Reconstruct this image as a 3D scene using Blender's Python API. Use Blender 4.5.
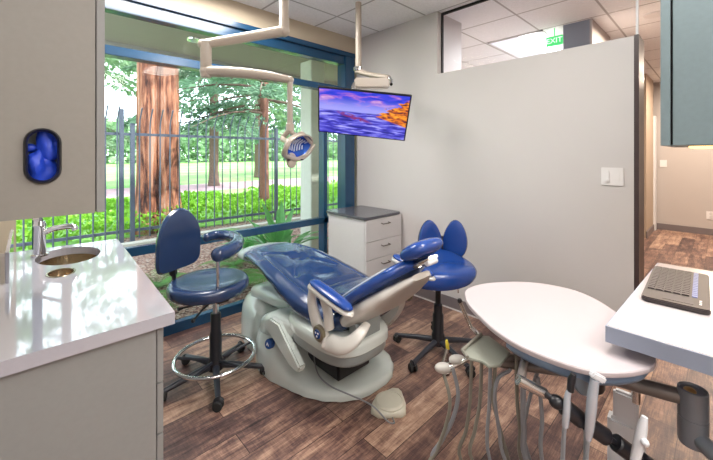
import bpy, bmesh, math, random
from math import sin, cos, pi, radians, sqrt
from mathutils import Vector, Matrix, noise
random.seed(7)
for o in list(bpy.data.objects): bpy.data.objects.remove(o)
S = bpy.context.scene
C = S.collection

# ------------------------------------------------------------ camera
cam_d = bpy.data.cameras.new('camera'); cam = bpy.data.objects.new('camera', cam_d); C.objects.link(cam)
cam.location = (0, 0, 1.4)
cam.rotation_euler = (radians(90), 0, radians(46.5 - 90))
cam_d.sensor_width = 36; cam_d.lens = 36 * 347 / 713
cam_d.shift_y = -(230 - 154) / 713
cam_d.clip_start = 0.02; cam_d.clip_end = 500
S.camera = cam
# ------------------------------------------------------------ exposure, sky, sun, lamps, added fill
vs = S.view_settings
vs.view_transform = 'Standard'; vs.look = 'None'; vs.gamma = 1; vs.exposure = 0.12
vs.use_curve_mapping = False
W = bpy.data.worlds.new('sky'); S.world = W; W.use_nodes = True
bg = W.node_tree.nodes['Background']
bg.inputs[0].default_value = (0.84, 0.92, 1.0, 1); bg.inputs[1].default_value = 4.6
sun_d = bpy.data.lights.new('sun', 'SUN'); sun = bpy.data.objects.new('sun', sun_d); C.objects.link(sun)
sun_d.energy = 8.0; sun_d.angle = radians(1.5); sun_d.color = (1.0, 0.95, 0.86)
sun.rotation_euler = Vector((-0.55, 0.62, -1.0)).to_track_quat('-Z', 'Y').to_euler()
sun.location = (3, -3, 8)
LAMP = 7.0
def area(name, loc, sx, sy, power, col=(1, 0.96, 0.9), rot=(0, 0, 0)):
    d = bpy.data.lights.new(name, 'AREA'); d.shape = 'RECTANGLE'; d.size = sx; d.size_y = sy
    d.energy = power; d.color = col
    o = bpy.data.objects.new(name, d); C.objects.link(o); o.location = loc; o.rotation_euler = rot
    return o
area('ceiling_area_light', (1.6, 0.15, 2.69), 0.55, 1.1, 36)  # unseen fill added over the instrument table, no known lamp there
area('ceiling_area_light', (0.95, 2.36, 2.69), 1.05, 0.5, 42)  # fill added out of view to brighten the window end
area('ceiling_area_light', (-0.0, -0.9, 2.69), 0.55, 1.1, 14)  # weak added fill on the left side, out of view
area('ceiling_area_light', (1.1, -1.4, 2.69), 0.55, 1.1, 44)  # added fill for the back of the room, out of view
area('ceiling_area_light', (4.63, 1.51, 2.70), 1.15, 0.14, 75, (0.95, 0.97, 1))
for p in ((4.36, 0.44), (6.6, -0.4), (5.2, -1.2), (7.6, 0.1)):
    area('hall_lamp_light', (p[0], p[1], 2.68), 0.16, 0.16, 45, (1.0, 0.83, 0.66))

# ------------------------------------------------------------ materials
MATS = {}
def mat(name, col, rough=0.5, metal=0.0, spec=0.5, coat=0.0, noise_amt=0.0, nscale=20, bump=0.0, bscale=200, emit=None, es=0, trans=0):
    m = bpy.data.materials.new(name); m.use_nodes = True
    nt = m.node_tree; b = nt.nodes['Principled BSDF']
    b.inputs['Base Color'].default_value = (*col, 1); b.inputs['Roughness'].default_value = rough
    b.inputs['Metallic'].default_value = metal; b.inputs['Specular IOR Level'].default_value = spec
    b.inputs['Coat Weight'].default_value = coat; b.inputs['Coat Roughness'].default_value = 0.06
    tc = nt.nodes.new('ShaderNodeTexCoord')
    if noise_amt > 0:
        n = nt.nodes.new('ShaderNodeTexNoise'); n.inputs['Scale'].default_value = nscale; n.inputs['Detail'].default_value = 4
        nt.links.new(tc.outputs['Object'], n.inputs['Vector'])
        mx = nt.nodes.new('ShaderNodeMix'); mx.data_type = 'RGBA'
        mx.inputs[6].default_value = (*[max(0, c * (1 - noise_amt)) for c in col], 1)
        mx.inputs[7].default_value = (*[min(1, c * (1 + noise_amt)) for c in col], 1)
        nt.links.new(n.outputs['Fac'], mx.inputs[0]); nt.links.new(mx.outputs[2], b.inputs['Base Color'])
    if bump > 0:
        n2 = nt.nodes.new('ShaderNodeTexNoise'); n2.inputs['Scale'].default_value = bscale; n2.inputs['Detail'].default_value = 3
        nt.links.new(tc.outputs['Object'], n2.inputs['Vector'])
        bp = nt.nodes.new('ShaderNodeBump'); bp.inputs['Strength'].default_value = bump; bp.inputs['Distance'].default_value = 0.01
        nt.links.new(n2.outputs['Fac'], bp.inputs['Height']); nt.links.new(bp.outputs[0], b.inputs['Normal'])
    if emit:
        b.inputs['Emission Color'].default_value = (*emit, 1); b.inputs['Emission Strength'].default_value = es
    if trans: b.inputs['Transmission Weight'].default_value = trans
    MATS[name] = m
    return m
M = MATS
mat('wall_paint', (0.57, 0.54, 0.53), 0.55, noise_amt=0.03, nscale=3, bump=0.05, bscale=300)
mat('bulkhead_paint', (0.52, 0.44, 0.33), 0.6, noise_amt=0.04, nscale=4)
mat('hall_paint', (0.47, 0.43, 0.41), 0.6, noise_amt=0.03, nscale=3)
mat('slate_paint', (0.27, 0.30, 0.36), 0.6, noise_amt=0.03, nscale=3)
mat('tan_paint', (0.42, 0.33, 0.25), 0.6, noise_amt=0.04, nscale=3)
mat('baseboard_vinyl', (0.17, 0.145, 0.15), 0.35, noise_amt=0.05)
mat('end_trim', (0.055, 0.035, 0.035), 0.4, noise_amt=0.1)
mat('frame_teal', (0.010, 0.055, 0.125), 0.22, spec=0.6, noise_amt=0.15, nscale=5)
mat('cabinet_taupe', (0.25, 0.235, 0.21), 0.45, noise_amt=0.06, nscale=60)
mat('cabinet_grey', (0.25, 0.25, 0.245), 0.45, noise_amt=0.06, nscale=60)
mat('cabinet_slate', (0.15, 0.20, 0.215), 0.45, noise_amt=0.08, nscale=60)
mat('cabinet_white', (0.62, 0.60, 0.60), 0.4, noise_amt=0.03, nscale=40)
mat('gap_dark', (0.01, 0.01, 0.01), 0.7, noise_amt=0.1)
mat('quartz', (0.40, 0.40, 0.45), 0.045, spec=0.8, coat=0.6, noise_amt=0.025, nscale=150)
mat('desk_quartz', (0.53, 0.49, 0.50), 0.16, spec=0.5, noise_amt=0.025, nscale=150)
mat('dark_laminate', (0.085, 0.085, 0.10), 0.22, spec=0.6, noise_amt=0.15, nscale=90)
mat('steel', (0.62, 0.60, 0.57), 0.22, 1.0, noise_amt=0.05, nscale=30)
mat('brushed_steel', (0.60, 0.50, 0.38), 0.22, 1.0, noise_amt=0.12, nscale=30)
mat('chrome', (0.80, 0.80, 0.82), 0.08, 1.0, noise_amt=0.02)
mat('pull_metal', (0.30, 0.27, 0.25), 0.25, 1.0, noise_amt=0.05)
mat('navy_vinyl', (0.018, 0.042, 0.115), 0.22, spec=0.7, coat=0.3, noise_amt=0.12, nscale=8, bump=0.06, bscale=260)
mat('blue_vinyl', (0.010, 0.055, 0.27), 0.26, spec=0.6, coat=0.25, noise_amt=0.12, nscale=8, bump=0.06, bscale=260)
mat('chair_vinyl', (0.014, 0.042, 0.135), 0.24, spec=0.7, coat=0.35, noise_amt=0.12, nscale=7, bump=0.06, bscale=260)
mat('toe_vinyl', (0.50, 0.58, 0.62), 0.2, spec=0.6, coat=0.4, noise_amt=0.15, nscale=30)
mat('seam_thread', (0.06, 0.12, 0.30), 0.5, noise_amt=0.1)
mat('chair_shell', (0.62, 0.60, 0.56), 0.28, spec=0.5, coat=0.25, noise_amt=0.03, nscale=12)
mat('base_shell', (0.62, 0.68, 0.65), 0.22, spec=0.5, coat=0.35, noise_amt=0.04, nscale=10)
mat('carriage_shell', (0.27, 0.31, 0.31), 0.3, spec=0.5, noise_amt=0.04, nscale=10)
mat('lamp_shell', (0.42, 0.36, 0.30), 0.3, spec=0.5, coat=0.2, noise_amt=0.03, nscale=12)
mat('black_plastic', (0.012, 0.012, 0.016), 0.32, noise_amt=0.2)
mat('black_frame', (0.03, 0.033, 0.045), 0.38, noise_amt=0.1)
mat('rubber', (0.02, 0.02, 0.02), 0.7, noise_amt=0.2)
mat('badge_blue', (0.02, 0.07, 0.25), 0.25, noise_amt=0.1)
mat('reflector_blue', (0.04, 0.14, 0.60), 0.15, 0.5, noise_amt=0.3, nscale=25)
mat('edge_shade', (0.27, 0.31, 0.40), 0.4, noise_amt=0.04)  # blue grey carries the shade on the side of the white desk
mat('badge_white', (0.6, 0.65, 0.75), 0.3, noise_amt=0.05)
mat('badge_gold', (0.25, 0.22, 0.15), 0.35, 0.6, noise_amt=0.1)
mat('glove_blue', (0.02, 0.07, 0.62), 0.4, noise_amt=0.3, nscale=30)
mat('box_lining', (0.35, 0.42, 0.38), 0.6, noise_amt=0.2, nscale=20)
mat('tray_top', (0.47, 0.42, 0.435), 0.3, spec=0.4, noise_amt=0.02, nscale=10)
mat('unit_slate', (0.16, 0.24, 0.36), 0.35, noise_amt=0.06)
mat('bronze_tube', (0.20, 0.175, 0.16), 0.3, 0.4, noise_amt=0.1, nscale=12)
mat('post_grey', (0.20, 0.22, 0.25), 0.3, 0.2, noise_amt=0.1, nscale=12)
mat('hose_grey', (0.24, 0.25, 0.27), 0.42, noise_amt=0.08)
mat('hose_olive', (0.21, 0.20, 0.165), 0.45, noise_amt=0.08)
mat('holder_olive', (0.24, 0.25, 0.21), 0.35, noise_amt=0.05)
mat('knob_ivory', (0.50, 0.48, 0.44), 0.35, noise_amt=0.05)
mat('handpiece', (0.60, 0.66, 0.74), 0.2, 0.5, noise_amt=0.05)
mat('white_plastic', (0.70, 0.71, 0.74), 0.35, noise_amt=0.03)
mat('yellow_tip', (0.75, 0.6, 0.06), 0.4, noise_amt=0.1)
mat('brass', (0.65, 0.42, 0.18), 0.3, 0.9, noise_amt=0.1)
mat('pedal_cream', (0.60, 0.58, 0.48), 0.35, noise_amt=0.05)
mat('key_body', (0.035, 0.026, 0.026), 0.5, noise_amt=0.1)
mat('key_cap', (0.055, 0.045, 0.047), 0.55, noise_amt=0.1)
mat('key_blue', (0.08, 0.12, 0.30), 0.4, noise_amt=0.1)
mat('glyph_white', (0.7, 0.7, 0.7), 0.5, noise_amt=0.05)
mat('plate_white', (0.76, 0.74, 0.74), 0.35, noise_amt=0.02)
mat('panel_glow', (0.9, 0.9, 0.9), 0.5, emit=(1, 0.97, 0.95), es=5.0)  # glow of the far ceiling light and of the added fill panels
mat('troffer_dim', (0.6, 0.62, 0.68), 0.5, emit=(0.85, 0.9, 1), es=0.45)
mat('warm_glow', (0.9, 0.7, 0.4), 0.5, emit=(1, 0.62, 0.22), es=2.2)
mat('down_glow', (0.9, 0.8, 0.7), 0.5, emit=(1, 0.8, 0.55), es=2.5)
mat('exit_green', (0.05, 0.6, 0.15), 0.5, emit=(0.15, 0.9, 0.3), es=0.5)
mat('exit_letters', (0.7, 0.9, 0.7), 0.5, emit=(0.8, 1, 0.85), es=0.9)
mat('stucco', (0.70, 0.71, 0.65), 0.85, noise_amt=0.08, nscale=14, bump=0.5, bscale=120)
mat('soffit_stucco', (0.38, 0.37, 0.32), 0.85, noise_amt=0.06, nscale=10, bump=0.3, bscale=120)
mat('fence_iron', (0.12, 0.14, 0.20), 0.4, 0.2, noise_amt=0.12)
mat('concrete', (0.52, 0.49, 0.44), 0.85, noise_amt=0.12, nscale=9, bump=0.3)
mat('pink_path', (0.42, 0.26, 0.30), 0.9, noise_amt=0.12, nscale=6)
mat('leaf_hedge', (0.26, 0.52, 0.05), 0.45, noise_amt=0.45, nscale=5)
mat('leaf_fern', (0.13, 0.34, 0.07), 0.5, noise_amt=0.35, nscale=8)
mat('leaf_pale', (0.42, 0.48, 0.22), 0.6, noise_amt=0.3, nscale=8)
mat('leaf_strap', (0.18, 0.48, 0.16), 0.35, noise_amt=0.3, nscale=8)
mat('leaf_conifer', (0.17, 0.29, 0.19), 0.6, noise_amt=0.6, nscale=2.5)
mat('leaf_far', (0.26, 0.40, 0.22), 0.6, noise_amt=0.6, nscale=0.8)
mat('bark_brown', (0.16, 0.10, 0.08), 0.9, noise_amt=0.3, nscale=12, bump=0.5, bscale=30)
mat('bark_red', (0.27, 0.12, 0.09), 0.9, noise_amt=0.3, nscale=12, bump=0.5, bscale=30)
mat('car_red', (0.4, 0.04, 0.06), 0.3, noise_amt=0.1)

def leafy(m, amt=0.35):            # thin leaves let some daylight through
    nt = m.node_tree; b = nt.nodes['Principled BSDF']; out = nt.nodes['Material Output']
    t = nt.nodes.new('ShaderNodeBsdfTranslucent'); mx = nt.nodes.new('ShaderNodeMixShader'); mx.inputs[0].default_value = amt
    src = b.inputs['Base Color'].links[0].from_socket
    nt.links.new(src, t.inputs[0]); nt.links.new(b.outputs[0], mx.inputs[1]); nt.links.new(t.outputs[0], mx.inputs[2])
    nt.links.new(mx.outputs[0], out.inputs[0])
for k in list(M):
    if k.startswith('leaf_'): leafy(M[k])

def new_mat(name):
    m = bpy.data.materials.new(name); m.use_nodes = True; MATS[name] = m
    return m, m.node_tree, m.node_tree.nodes['Principled BSDF']
def ramp(nt, stops):
    r = nt.nodes.new('ShaderNodeValToRGB'); e = r.color_ramp.elements
    while len(e) < len(stops): e.new(0.5)
    for i, (p, c) in enumerate(stops): e[i].position = p; e[i].color = (*c, 1)
    return r
# wood plank floor, boards run along X
m, nt, b = new_mat('plank_floor')
tc = nt.nodes.new('ShaderNodeTexCoord')
br = nt.nodes.new('ShaderNodeTexBrick'); br.offset = 0.37; br.inputs['Scale'].default_value = 1
br.inputs['Brick Width'].default_value = 1.2; br.inputs['Row Height'].default_value = 0.152
br.inputs['Mortar Size'].default_value = 0.0016; br.inputs['Bias'].default_value = 0
br.inputs['Color1'].default_value = (0.0, 0.0, 0.0, 1); br.inputs['Color2'].default_value = (1, 1, 1, 1); br.inputs['Mortar'].default_value = (0.0, 0, 0, 1)
nt.links.new(tc.outputs['Object'], br.inputs['Vector'])
def nz(scale_vec, sc, det=5, rough=0.6, dist=0.0):
    mp = nt.nodes.new('ShaderNodeMapping'); mp.inputs['Scale'].default_value = scale_vec
    n = nt.nodes.new('ShaderNodeTexNoise'); n.inputs['Scale'].default_value = sc; n.inputs['Detail'].default_value = det
    n.inputs['Roughness'].default_value = rough; n.inputs['Distortion'].default_value = dist
    nt.links.new(tc.outputs['Object'], mp.inputs[0]); nt.links.new(mp.outputs[0], n.inputs['Vector'])
    return n
n1 = nz((1.2, 9, 1), 2.2, 6, 0.7, 0.6); n2 = nz((2.0, 40, 1), 4, 4, 0.7); n3 = nz((3, 3.5, 1), 2.2, 3, 0.6, 1.0); n4 = nz((40, 4, 1), 2.5, 3, 0.7)
def math_n(op, a, bb, v=None):
    k = nt.nodes.new('ShaderNodeMath'); k.operation = op
    for i, x in enumerate((a, bb)):
        if isinstance(x, (int, float)): k.inputs[i].default_value = x
        else: nt.links.new(x, k.inputs[i])
    return k.outputs[0]
sep = nt.nodes.new('ShaderNodeSeparateColor'); nt.links.new(br.outputs['Color'], sep.inputs[0])
f = math_n('MULTIPLY', sep.outputs[0], 0.19)
f = math_n('ADD', f, math_n('MULTIPLY', n1.outputs['Fac'], 0.55))
f = math_n('ADD', f, math_n('MULTIPLY', n2.outputs['Fac'], 0.30))
f = math_n('ADD', f, math_n('MULTIPLY', n3.outputs['Fac'], 0.30))
f = math_n('ADD', f, math_n('MULTIPLY', n4.outputs['Fac'], 0.16))
f = math_n('SUBTRACT', f, 0.25)
rp = ramp(nt, [(0.30, (0.035, 0.020, 0.022)), (0.43, (0.12, 0.066, 0.058)), (0.52, (0.25, 0.145, 0.110)), (0.61, (0.44, 0.28, 0.20)), (0.74, (0.66, 0.49, 0.37))])
nt.links.new(f, rp.inputs[0])
mx = nt.nodes.new('ShaderNodeMix'); mx.data_type = 'RGBA'; nt.links.new(br.outputs['Fac'], mx.inputs[0])
nt.links.new(rp.outputs[0], mx.inputs[6]); mx.inputs[7].default_value = (0.02, 0.012, 0.012, 1)
nt.links.new(mx.outputs[2], b.inputs['Base Color'])
b.inputs['Roughness'].default_value = 0.36; b.inputs['Specular IOR Level'].default_value = 0.5
bp = nt.nodes.new('ShaderNodeBump'); bp.inputs['Strength'].default_value = 0.25; bp.inputs['Distance'].default_value = 0.004
nt.links.new(n2.outputs['Fac'], bp.inputs['Height']); nt.links.new(bp.outputs[0], b.inputs['Normal'])
# ceiling tiles
m, nt, b = new_mat('ceiling_tile')
tc = nt.nodes.new('ShaderNodeTexCoord'); mp = nt.nodes.new('ShaderNodeMapping')
mp.inputs['Location'].default_value = (-2.19 + 0.61 * 10, -1.975 + 0.61 * 10, 0)
nt.links.new(tc.outputs['Object'], mp.inputs[0])
br = nt.nodes.new('ShaderNodeTexBrick'); br.offset = 0; br.inputs['Scale'].default_value = 1
br.inputs['Brick Width'].default_value = 0.61; br.inputs['Row Height'].default_value = 0.61; br.inputs['Mortar Size'].default_value = 0.011
br.inputs['Mortar Smooth'].default_value = 0.3
nt.links.new(mp.outputs[0], br.inputs['Vector'])
n = nt.nodes.new('ShaderNodeTexNoise'); n.inputs['Scale'].default_value = 60; nt.links.new(tc.outputs['Object'], n.inputs['Vector'])
rp = ramp(nt, [(0.35, (0.84, 0.83, 0.84)), (0.6, (0.90, 0.89, 0.90))]); nt.links.new(n.outputs['Fac'], rp.inputs[0])
mx = nt.nodes.new('ShaderNodeMix'); mx.data_type = 'RGBA'; nt.links.new(br.outputs['Fac'], mx.inputs[0])
nt.links.new(rp.outputs[0], mx.inputs[6]); mx.inputs[7].default_value = (0.45, 0.43, 0.43, 1)
nt.links.new(mx.outputs[2], b.inputs['Base Color']); b.inputs['Roughness'].default_value = 0.8
# mulch
m, nt, b = new_mat('bark_mulch')
tc = nt.nodes.new('ShaderNodeTexCoord'); v = nt.nodes.new('ShaderNodeTexVoronoi'); v.inputs['Scale'].default_value = 42
nt.links.new(tc.outputs['Object'], v.inputs['Vector'])
sp = nt.nodes.new('ShaderNodeSeparateColor'); nt.links.new(v.outputs['Color'], sp.inputs[0])
rp = ramp(nt, [(0.0, (0.10, 0.05, 0.045)), (0.4, (0.30, 0.15, 0.12)), (0.7, (0.46, 0.29, 0.24)), (1, (0.62, 0.50, 0.44))]); nt.links.new(sp.outputs[0], rp.inputs[0])
nt.links.new(rp.outputs[0], b.inputs['Base Color']); b.inputs['Roughness'].default_value = 0.9
bp = nt.nodes.new('ShaderNodeBump'); bp.inputs['Distance'].default_value = 0.03; nt.links.new(v.outputs['Distance'], bp.inputs['Height']); nt.links.new(bp.outputs[0], b.inputs['Normal'])
# lawn
m, nt, b = new_mat('lawn')
tc = nt.nodes.new('ShaderNodeTexCoord'); n = nt.nodes.new('ShaderNodeTexNoise'); n.inputs['Scale'].default_value = 0.35; n.inputs['Detail'].default_value = 8
nt.links.new(tc.outputs['Object'], n.inputs['Vector'])
rp = ramp(nt, [(0.3, (0.10, 0.28, 0.05)), (0.5, (0.20, 0.42, 0.10)), (0.7, (0.32, 0.52, 0.18))]); nt.links.new(n.outputs['Fac'], rp.inputs[0])
nt.links.new(rp.outputs[0], b.inputs['Base Color']); b.inputs['Roughness'].default_value = 0.9
# redwood bark
m, nt, b = new_mat('redwood_bark')
tc = nt.nodes.new('ShaderNodeTexCoord')
n1 = nz((7, 7, 0.55), 1.6, 7, 0.7, 0.5); n2 = nz((1.5, 1.5, 0.9), 1.5, 3)
f = math_n('ADD', math_n('MULTIPLY', n1.outputs['Fac'], 0.75), math_n('MULTIPLY', n2.outputs['Fac'], 0.25))
rp = ramp(nt, [(0.40, (0.05, 0.02, 0.02)), (0.47, (0.26, 0.09, 0.055)), (0.54, (0.50, 0.21, 0.12)), (0.64, (0.60, 0.40, 0.33))]); nt.links.new(f, rp.inputs[0])
nt.links.new(rp.outputs[0], b.inputs['Base Color']); b.inputs['Roughness'].default_value = 0.95
bp = nt.nodes.new('ShaderNodeBump'); bp.inputs['Strength'].default_value = 1; bp.inputs['Distance'].default_value = 0.08
nt.links.new(n1.outputs['Fac'], bp.inputs['Height']); nt.links.new(bp.outputs[0], b.inputs['Normal'])
# window glass: thin clear pane with a reflection that grows at grazing angles
def glass(name, tint, rough=0.0, ior=1.22):
    m, nt, b = new_mat(name); nt.nodes.remove(b)
    t = nt.nodes.new('ShaderNodeBsdfTransparent'); t.inputs[0].default_value = (*tint, 1)
    g = nt.nodes.new('ShaderNodeBsdfGlossy'); g.inputs['Roughness'].default_value = rough
    fr = nt.nodes.new('ShaderNodeFresnel'); fr.inputs[0].default_value = ior
    mx = nt.nodes.new('ShaderNodeMixShader'); nt.links.new(fr.outputs[0], mx.inputs[0]); nt.links.new(t.outputs[0], mx.inputs[1]); nt.links.new(g.outputs[0], mx.inputs[2])
    nt.links.new(mx.outputs[0], nt.nodes['Material Output'].inputs[0])
glass('window_glass', (0.94, 0.98, 0.97)); glass('partition_glass', (0.95, 0.96, 0.98), ior=1.06); glass('glass_edge', (0.55, 0.68, 0.95))
# screen picture: sea under purple clouds, orange cliff at the right (object coords: x 0..1, y 0..1)
m, nt, b = new_mat('screen_picture')
uv = nt.nodes.new('ShaderNodeUVMap'); uv.uv_map = 'UVMap'
tc = uv; sx = nt.nodes.new('ShaderNodeSeparateXYZ'); nt.links.new(uv.outputs[0], sx.inputs[0])
def uvn(sc, scale, det=5, dist=0.6):
    mp = nt.nodes.new('ShaderNodeMapping'); mp.inputs['Scale'].default_value = sc
    n = nt.nodes.new('ShaderNodeTexNoise'); n.inputs['Scale'].default_value = scale; n.inputs['Detail'].default_value = det; n.inputs['Distortion'].default_value = dist
    nt.links.new(uv.outputs[0], mp.inputs[0]); nt.links.new(mp.outputs[0], n.inputs['Vector']); return n.outputs['Fac']
def mixc(fac, a, c):
    x = nt.nodes.new('ShaderNodeMix'); x.data_type = 'RGBA'
    if isinstance(fac, float): x.inputs[0].default_value = fac
    else: nt.links.new(fac, x.inputs[0])
    for i, v_ in ((6, a), (7, c)):
        if isinstance(v_, tuple): x.inputs[i].default_value = (*v_, 1)
        else: nt.links.new(v_, x.inputs[i])
    return x.outputs[2]
def sstep(v_, lo, hi):
    r = nt.nodes.new('ShaderNodeMapRange'); r.interpolation_type = 'SMOOTHSTEP'; r.inputs[1].default_value = lo; r.inputs[2].default_value = hi
    nt.links.new(v_, r.inputs[0]); return r.outputs[0]
cl = uvn((2.2, 4.5, 1), 2.2)
skyc = ramp(nt, [(0.38, (0.01, 0.04, 0.62)), (0.5, (0.06, 0.06, 0.75)), (0.6, (0.40, 0.14, 0.60)), (0.72, (0.80, 0.45, 0.72))]); nt.links.new(cl, skyc.inputs[0])
wv = uvn((2.0, 7, 1), 2.6)
sea = ramp(nt, [(0.36, (0.02, 0.02, 0.25)), (0.47, (0.06, 0.05, 0.55)), (0.56, (0.17, 0.16, 0.78)), (0.68, (0.50, 0.48, 0.92))]); nt.links.new(wv, sea.inputs[0])
glow = mixc(sstep(sx.outputs[1], 0.9, 0.55), skyc.outputs[0], (0.36, 0.36, 0.92))
pic = mixc(sstep(sx.outputs[1], 0.52, 0.56), sea.outputs[0], glow)
rk = uvn((5, 7, 1), 2.0)
dx = math_n('SUBTRACT', sx.outputs[0], 0.40); dy = math_n('SUBTRACT', sx.outputs[1], math_n('SUBTRACT', 0.42, math_n('MULTIPLY', dx, 0.5)))
dd = math_n('ADD', math_n('MULTIPLY', math_n('MULTIPLY', dx, dx), 12), math_n('MULTIPLY', math_n('MULTIPLY', dy, dy), 160))
rm = math_n('MULTIPLY', sstep(dd, 0.7, 0.1), sstep(rk, 0.42, 0.52))
pic = mixc(rm, pic, (0.25, 0.03, 0.16))
# cliff mask: below a line rising to the right and above a lower line
top = math_n('ADD', 0.36, math_n('MULTIPLY', math_n('SUBTRACT', sx.outputs[0], 0.6), 1.05))
top = math_n('ADD', top, math_n('MULTIPLY', math_n('SUBTRACT', rk, 0.5), 0.5)); top = math_n('ADD', top, 0.10)
low = math_n('SUBTRACT', 0.50, math_n('MULTIPLY', math_n('SUBTRACT', sx.outputs[0], 0.6), 0.55))
c1 = sstep(math_n('SUBTRACT', top, sx.outputs[1]), 0.0, 0.02); c2 = sstep(math_n('SUBTRACT', sx.outputs[1], low), 0.0, 0.03); c3 = sstep(sx.outputs[0], 0.60, 0.63)
cm = math_n('MULTIPLY', math_n('MULTIPLY', c1, c2), c3)
cc = ramp(nt, [(0.38, (0.12, 0.02, 0.03)), (0.5, (0.75, 0.16, 0.01)), (0.65, (1.0, 0.42, 0.03))]); nt.links.new(uvn((6, 9, 1), 2.2), cc.inputs[0])
pic = mixc(cm, pic, cc.outputs[0])
nt.links.new(pic, b.inputs['Emission Color']); b.inputs['Emission Strength'].default_value = 1.0
b.inputs['Base Color'].default_value = (0.01, 0.01, 0.01, 1); b.inputs['Roughness'].default_value = 0.3

# ------------------------------------------------------------ mesh helpers
def catmull(pts, n=6, closed=False):
    P = [Vector(p) for p in pts]; out = []
    N = len(P); rng = range(N) if closed else range(N - 1)
    for i in rng:
        p0 = P[(i - 1) % N] if closed or i > 0 else P[0] * 2 - P[1]
        p1 = P[i]; p2 = P[(i + 1) % N]
        p3 = P[(i + 2) % N] if closed or i + 2 < N else P[-1] * 2 - P[-2]
        for k in range(n):
            t = k / n
            out.append(0.5 * ((2 * p1) + (p2 - p0) * t + (2 * p0 - 5 * p1 + 4 * p2 - p3) * t * t + (3 * p1 - p0 - 3 * p2 + p3) * t ** 3))
    if not closed: out.append(P[-1].copy())
    return out
class MB:
    def __init__(s): s.v = []; s.f = []
    def add(s, vs_, fs_):
        k = len(s.v); s.v += [Vector(v) for v in vs_]; s.f += [tuple(i + k for i in f_) for f_ in fs_]; return s
    def box(s, x0, x1, y0, y1, z0, z1):
        return s.add([(x, y, z) for z in (z0, z1) for y in (y0, y1) for x in (x0, x1)], [(0, 2, 3, 1), (4, 5, 7, 6), (0, 1, 5, 4), (2, 6, 7, 3), (0, 4, 6, 2), (1, 3, 7, 5)])
    def obox(s, c, size, rot=None):
        m_ = rot if rot is not None else Matrix.Identity(3); c = Vector(c); a, b_, d = [q / 2 for q in size]
        vv = [c + m_ @ Vector((x * a, y * b_, z * d)) for z in (-1, 1) for y in (-1, 1) for x in (-1, 1)]
        return s.add(vv, [(0, 2, 3, 1), (4, 5, 7, 6), (0, 1, 5, 4), (2, 6, 7, 3), (0, 4, 6, 2), (1, 3, 7, 5)])
    def rings(s, R, cap=True, closed=False):
        n = len(R[0]); k = len(s.v); vv = [p for r in R for p in r]; ff = []
        m_ = len(R)
        for i in range(m_ if closed else m_ - 1):
            for j in range(n):
                a = i * n + j; b_ = i * n + (j + 1) % n; c = ((i + 1) % m_) * n + (j + 1) % n; d = ((i + 1) % m_) * n + j
                ff.append((a, b_, c, d))
        if cap and not closed: ff.append(tuple(range(n))[::-1]); ff.append(tuple((m_ - 1) * n + j for j in range(n)))
        return s.add(vv, ff)
    def tube(s, pts, r, n=10, smooth=0, closed=False, flat=1.0, up=None):
        P = catmull(pts, smooth, closed) if smooth else [Vector(p) for p in pts]
        N = len(P); rr = r if isinstance(r, (list, tuple)) else None
        R_ = []; nrm = None
        for i in range(N):
            if closed: t = (P[(i + 1) % N] - P[(i - 1) % N]).normalized()
            else: t = (P[min(i + 1, N - 1)] - P[max(i - 1, 0)]).normalized()
            if nrm is None:
                u = Vector(up) if up else (Vector((0, 0, 1)) if abs(t.z) < 0.9 else Vector((1, 0, 0)))
                nrm = (u - t * u.dot(t)).normalized()
            else:
                if up: nrm = Vector(up)
                nrm = (nrm - t * nrm.dot(t)).normalized()
            bn = t.cross(nrm)
            if rr:
                q = i / max(1, N - 1) * (len(rr) - 1); a = int(min(q, len(rr) - 2)); ra = rr[a] + (rr[a + 1] - rr[a]) * (q - a)
            else: ra = r
            R_.append([P[i] + nrm * (ra * cos(2 * pi * j / n)) + bn * (ra * flat * sin(2 * pi * j / n)) for j in range(n)])
        return s.rings(R_, True, closed)
    def lathe(s, prof, c=(0, 0, 0), axis=(0, 0, 1), n=24):
        c = Vector(c); q = Vector((0, 0, 1)).rotation_difference(Vector(axis).normalized()).to_matrix()
        return s.rings([[c + q @ Vector((r * cos(2 * pi * j / n), r * sin(2 * pi * j / n), z)) for j in range(n)] for r, z in prof])
    def ball(s, c, r, n=16, rot=None):
        r = (r, r, r) if isinstance(r, (int, float)) else r; c = Vector(c); m_ = rot or Matrix.Identity(3)
        R_ = []
        for i in range(1, n // 2 * 1):
            a = pi * i / (n // 2)
            R_.append([c + m_ @ Vector((r[0] * sin(a) * cos(2 * pi * j / n), r[1] * sin(a) * sin(2 * pi * j / n), -r[2] * cos(a))) for j in range(n)])
        return s.rings(R_)
    def prism(s, poly, z0, z1, inset=0.0):
        c = Vector((sum(p[0] for p in poly) / len(poly), sum(p[1] for p in poly) / len(poly), 0))
        R_ = [[Vector((p[0], p[1], z0)) for p in poly], [Vector((p[0], p[1], z1)) for p in poly]]
        if inset:
            e = inset
            sc = lambda p, k: Vector((c.x + (p[0] - c.x) * k, c.y + (p[1] - c.y) * k, 0))
            k = 1 - e * 3
            R_ = [[sc(p, k) + Vector((0, 0, z0)) for p in poly], [sc(p, 1) + Vector((0, 0, z0 + e * .5)) for p in poly], [sc(p, 1) + Vector((0, 0, z1 - e * .5)) for p in poly], [sc(p, k) + Vector((0, 0, z1)) for p in poly]]
        return s.rings(R_)
    def prism_x(s, poly, x0, x1):       # poly in (y, z)
        return s.rings([[Vector((x0, p[0], p[1])) for p in poly], [Vector((x1, p[0], p[1])) for p in poly]])
    def xf(s, M4): s.v = [M4 @ v for v in s.v]; return s
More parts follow.
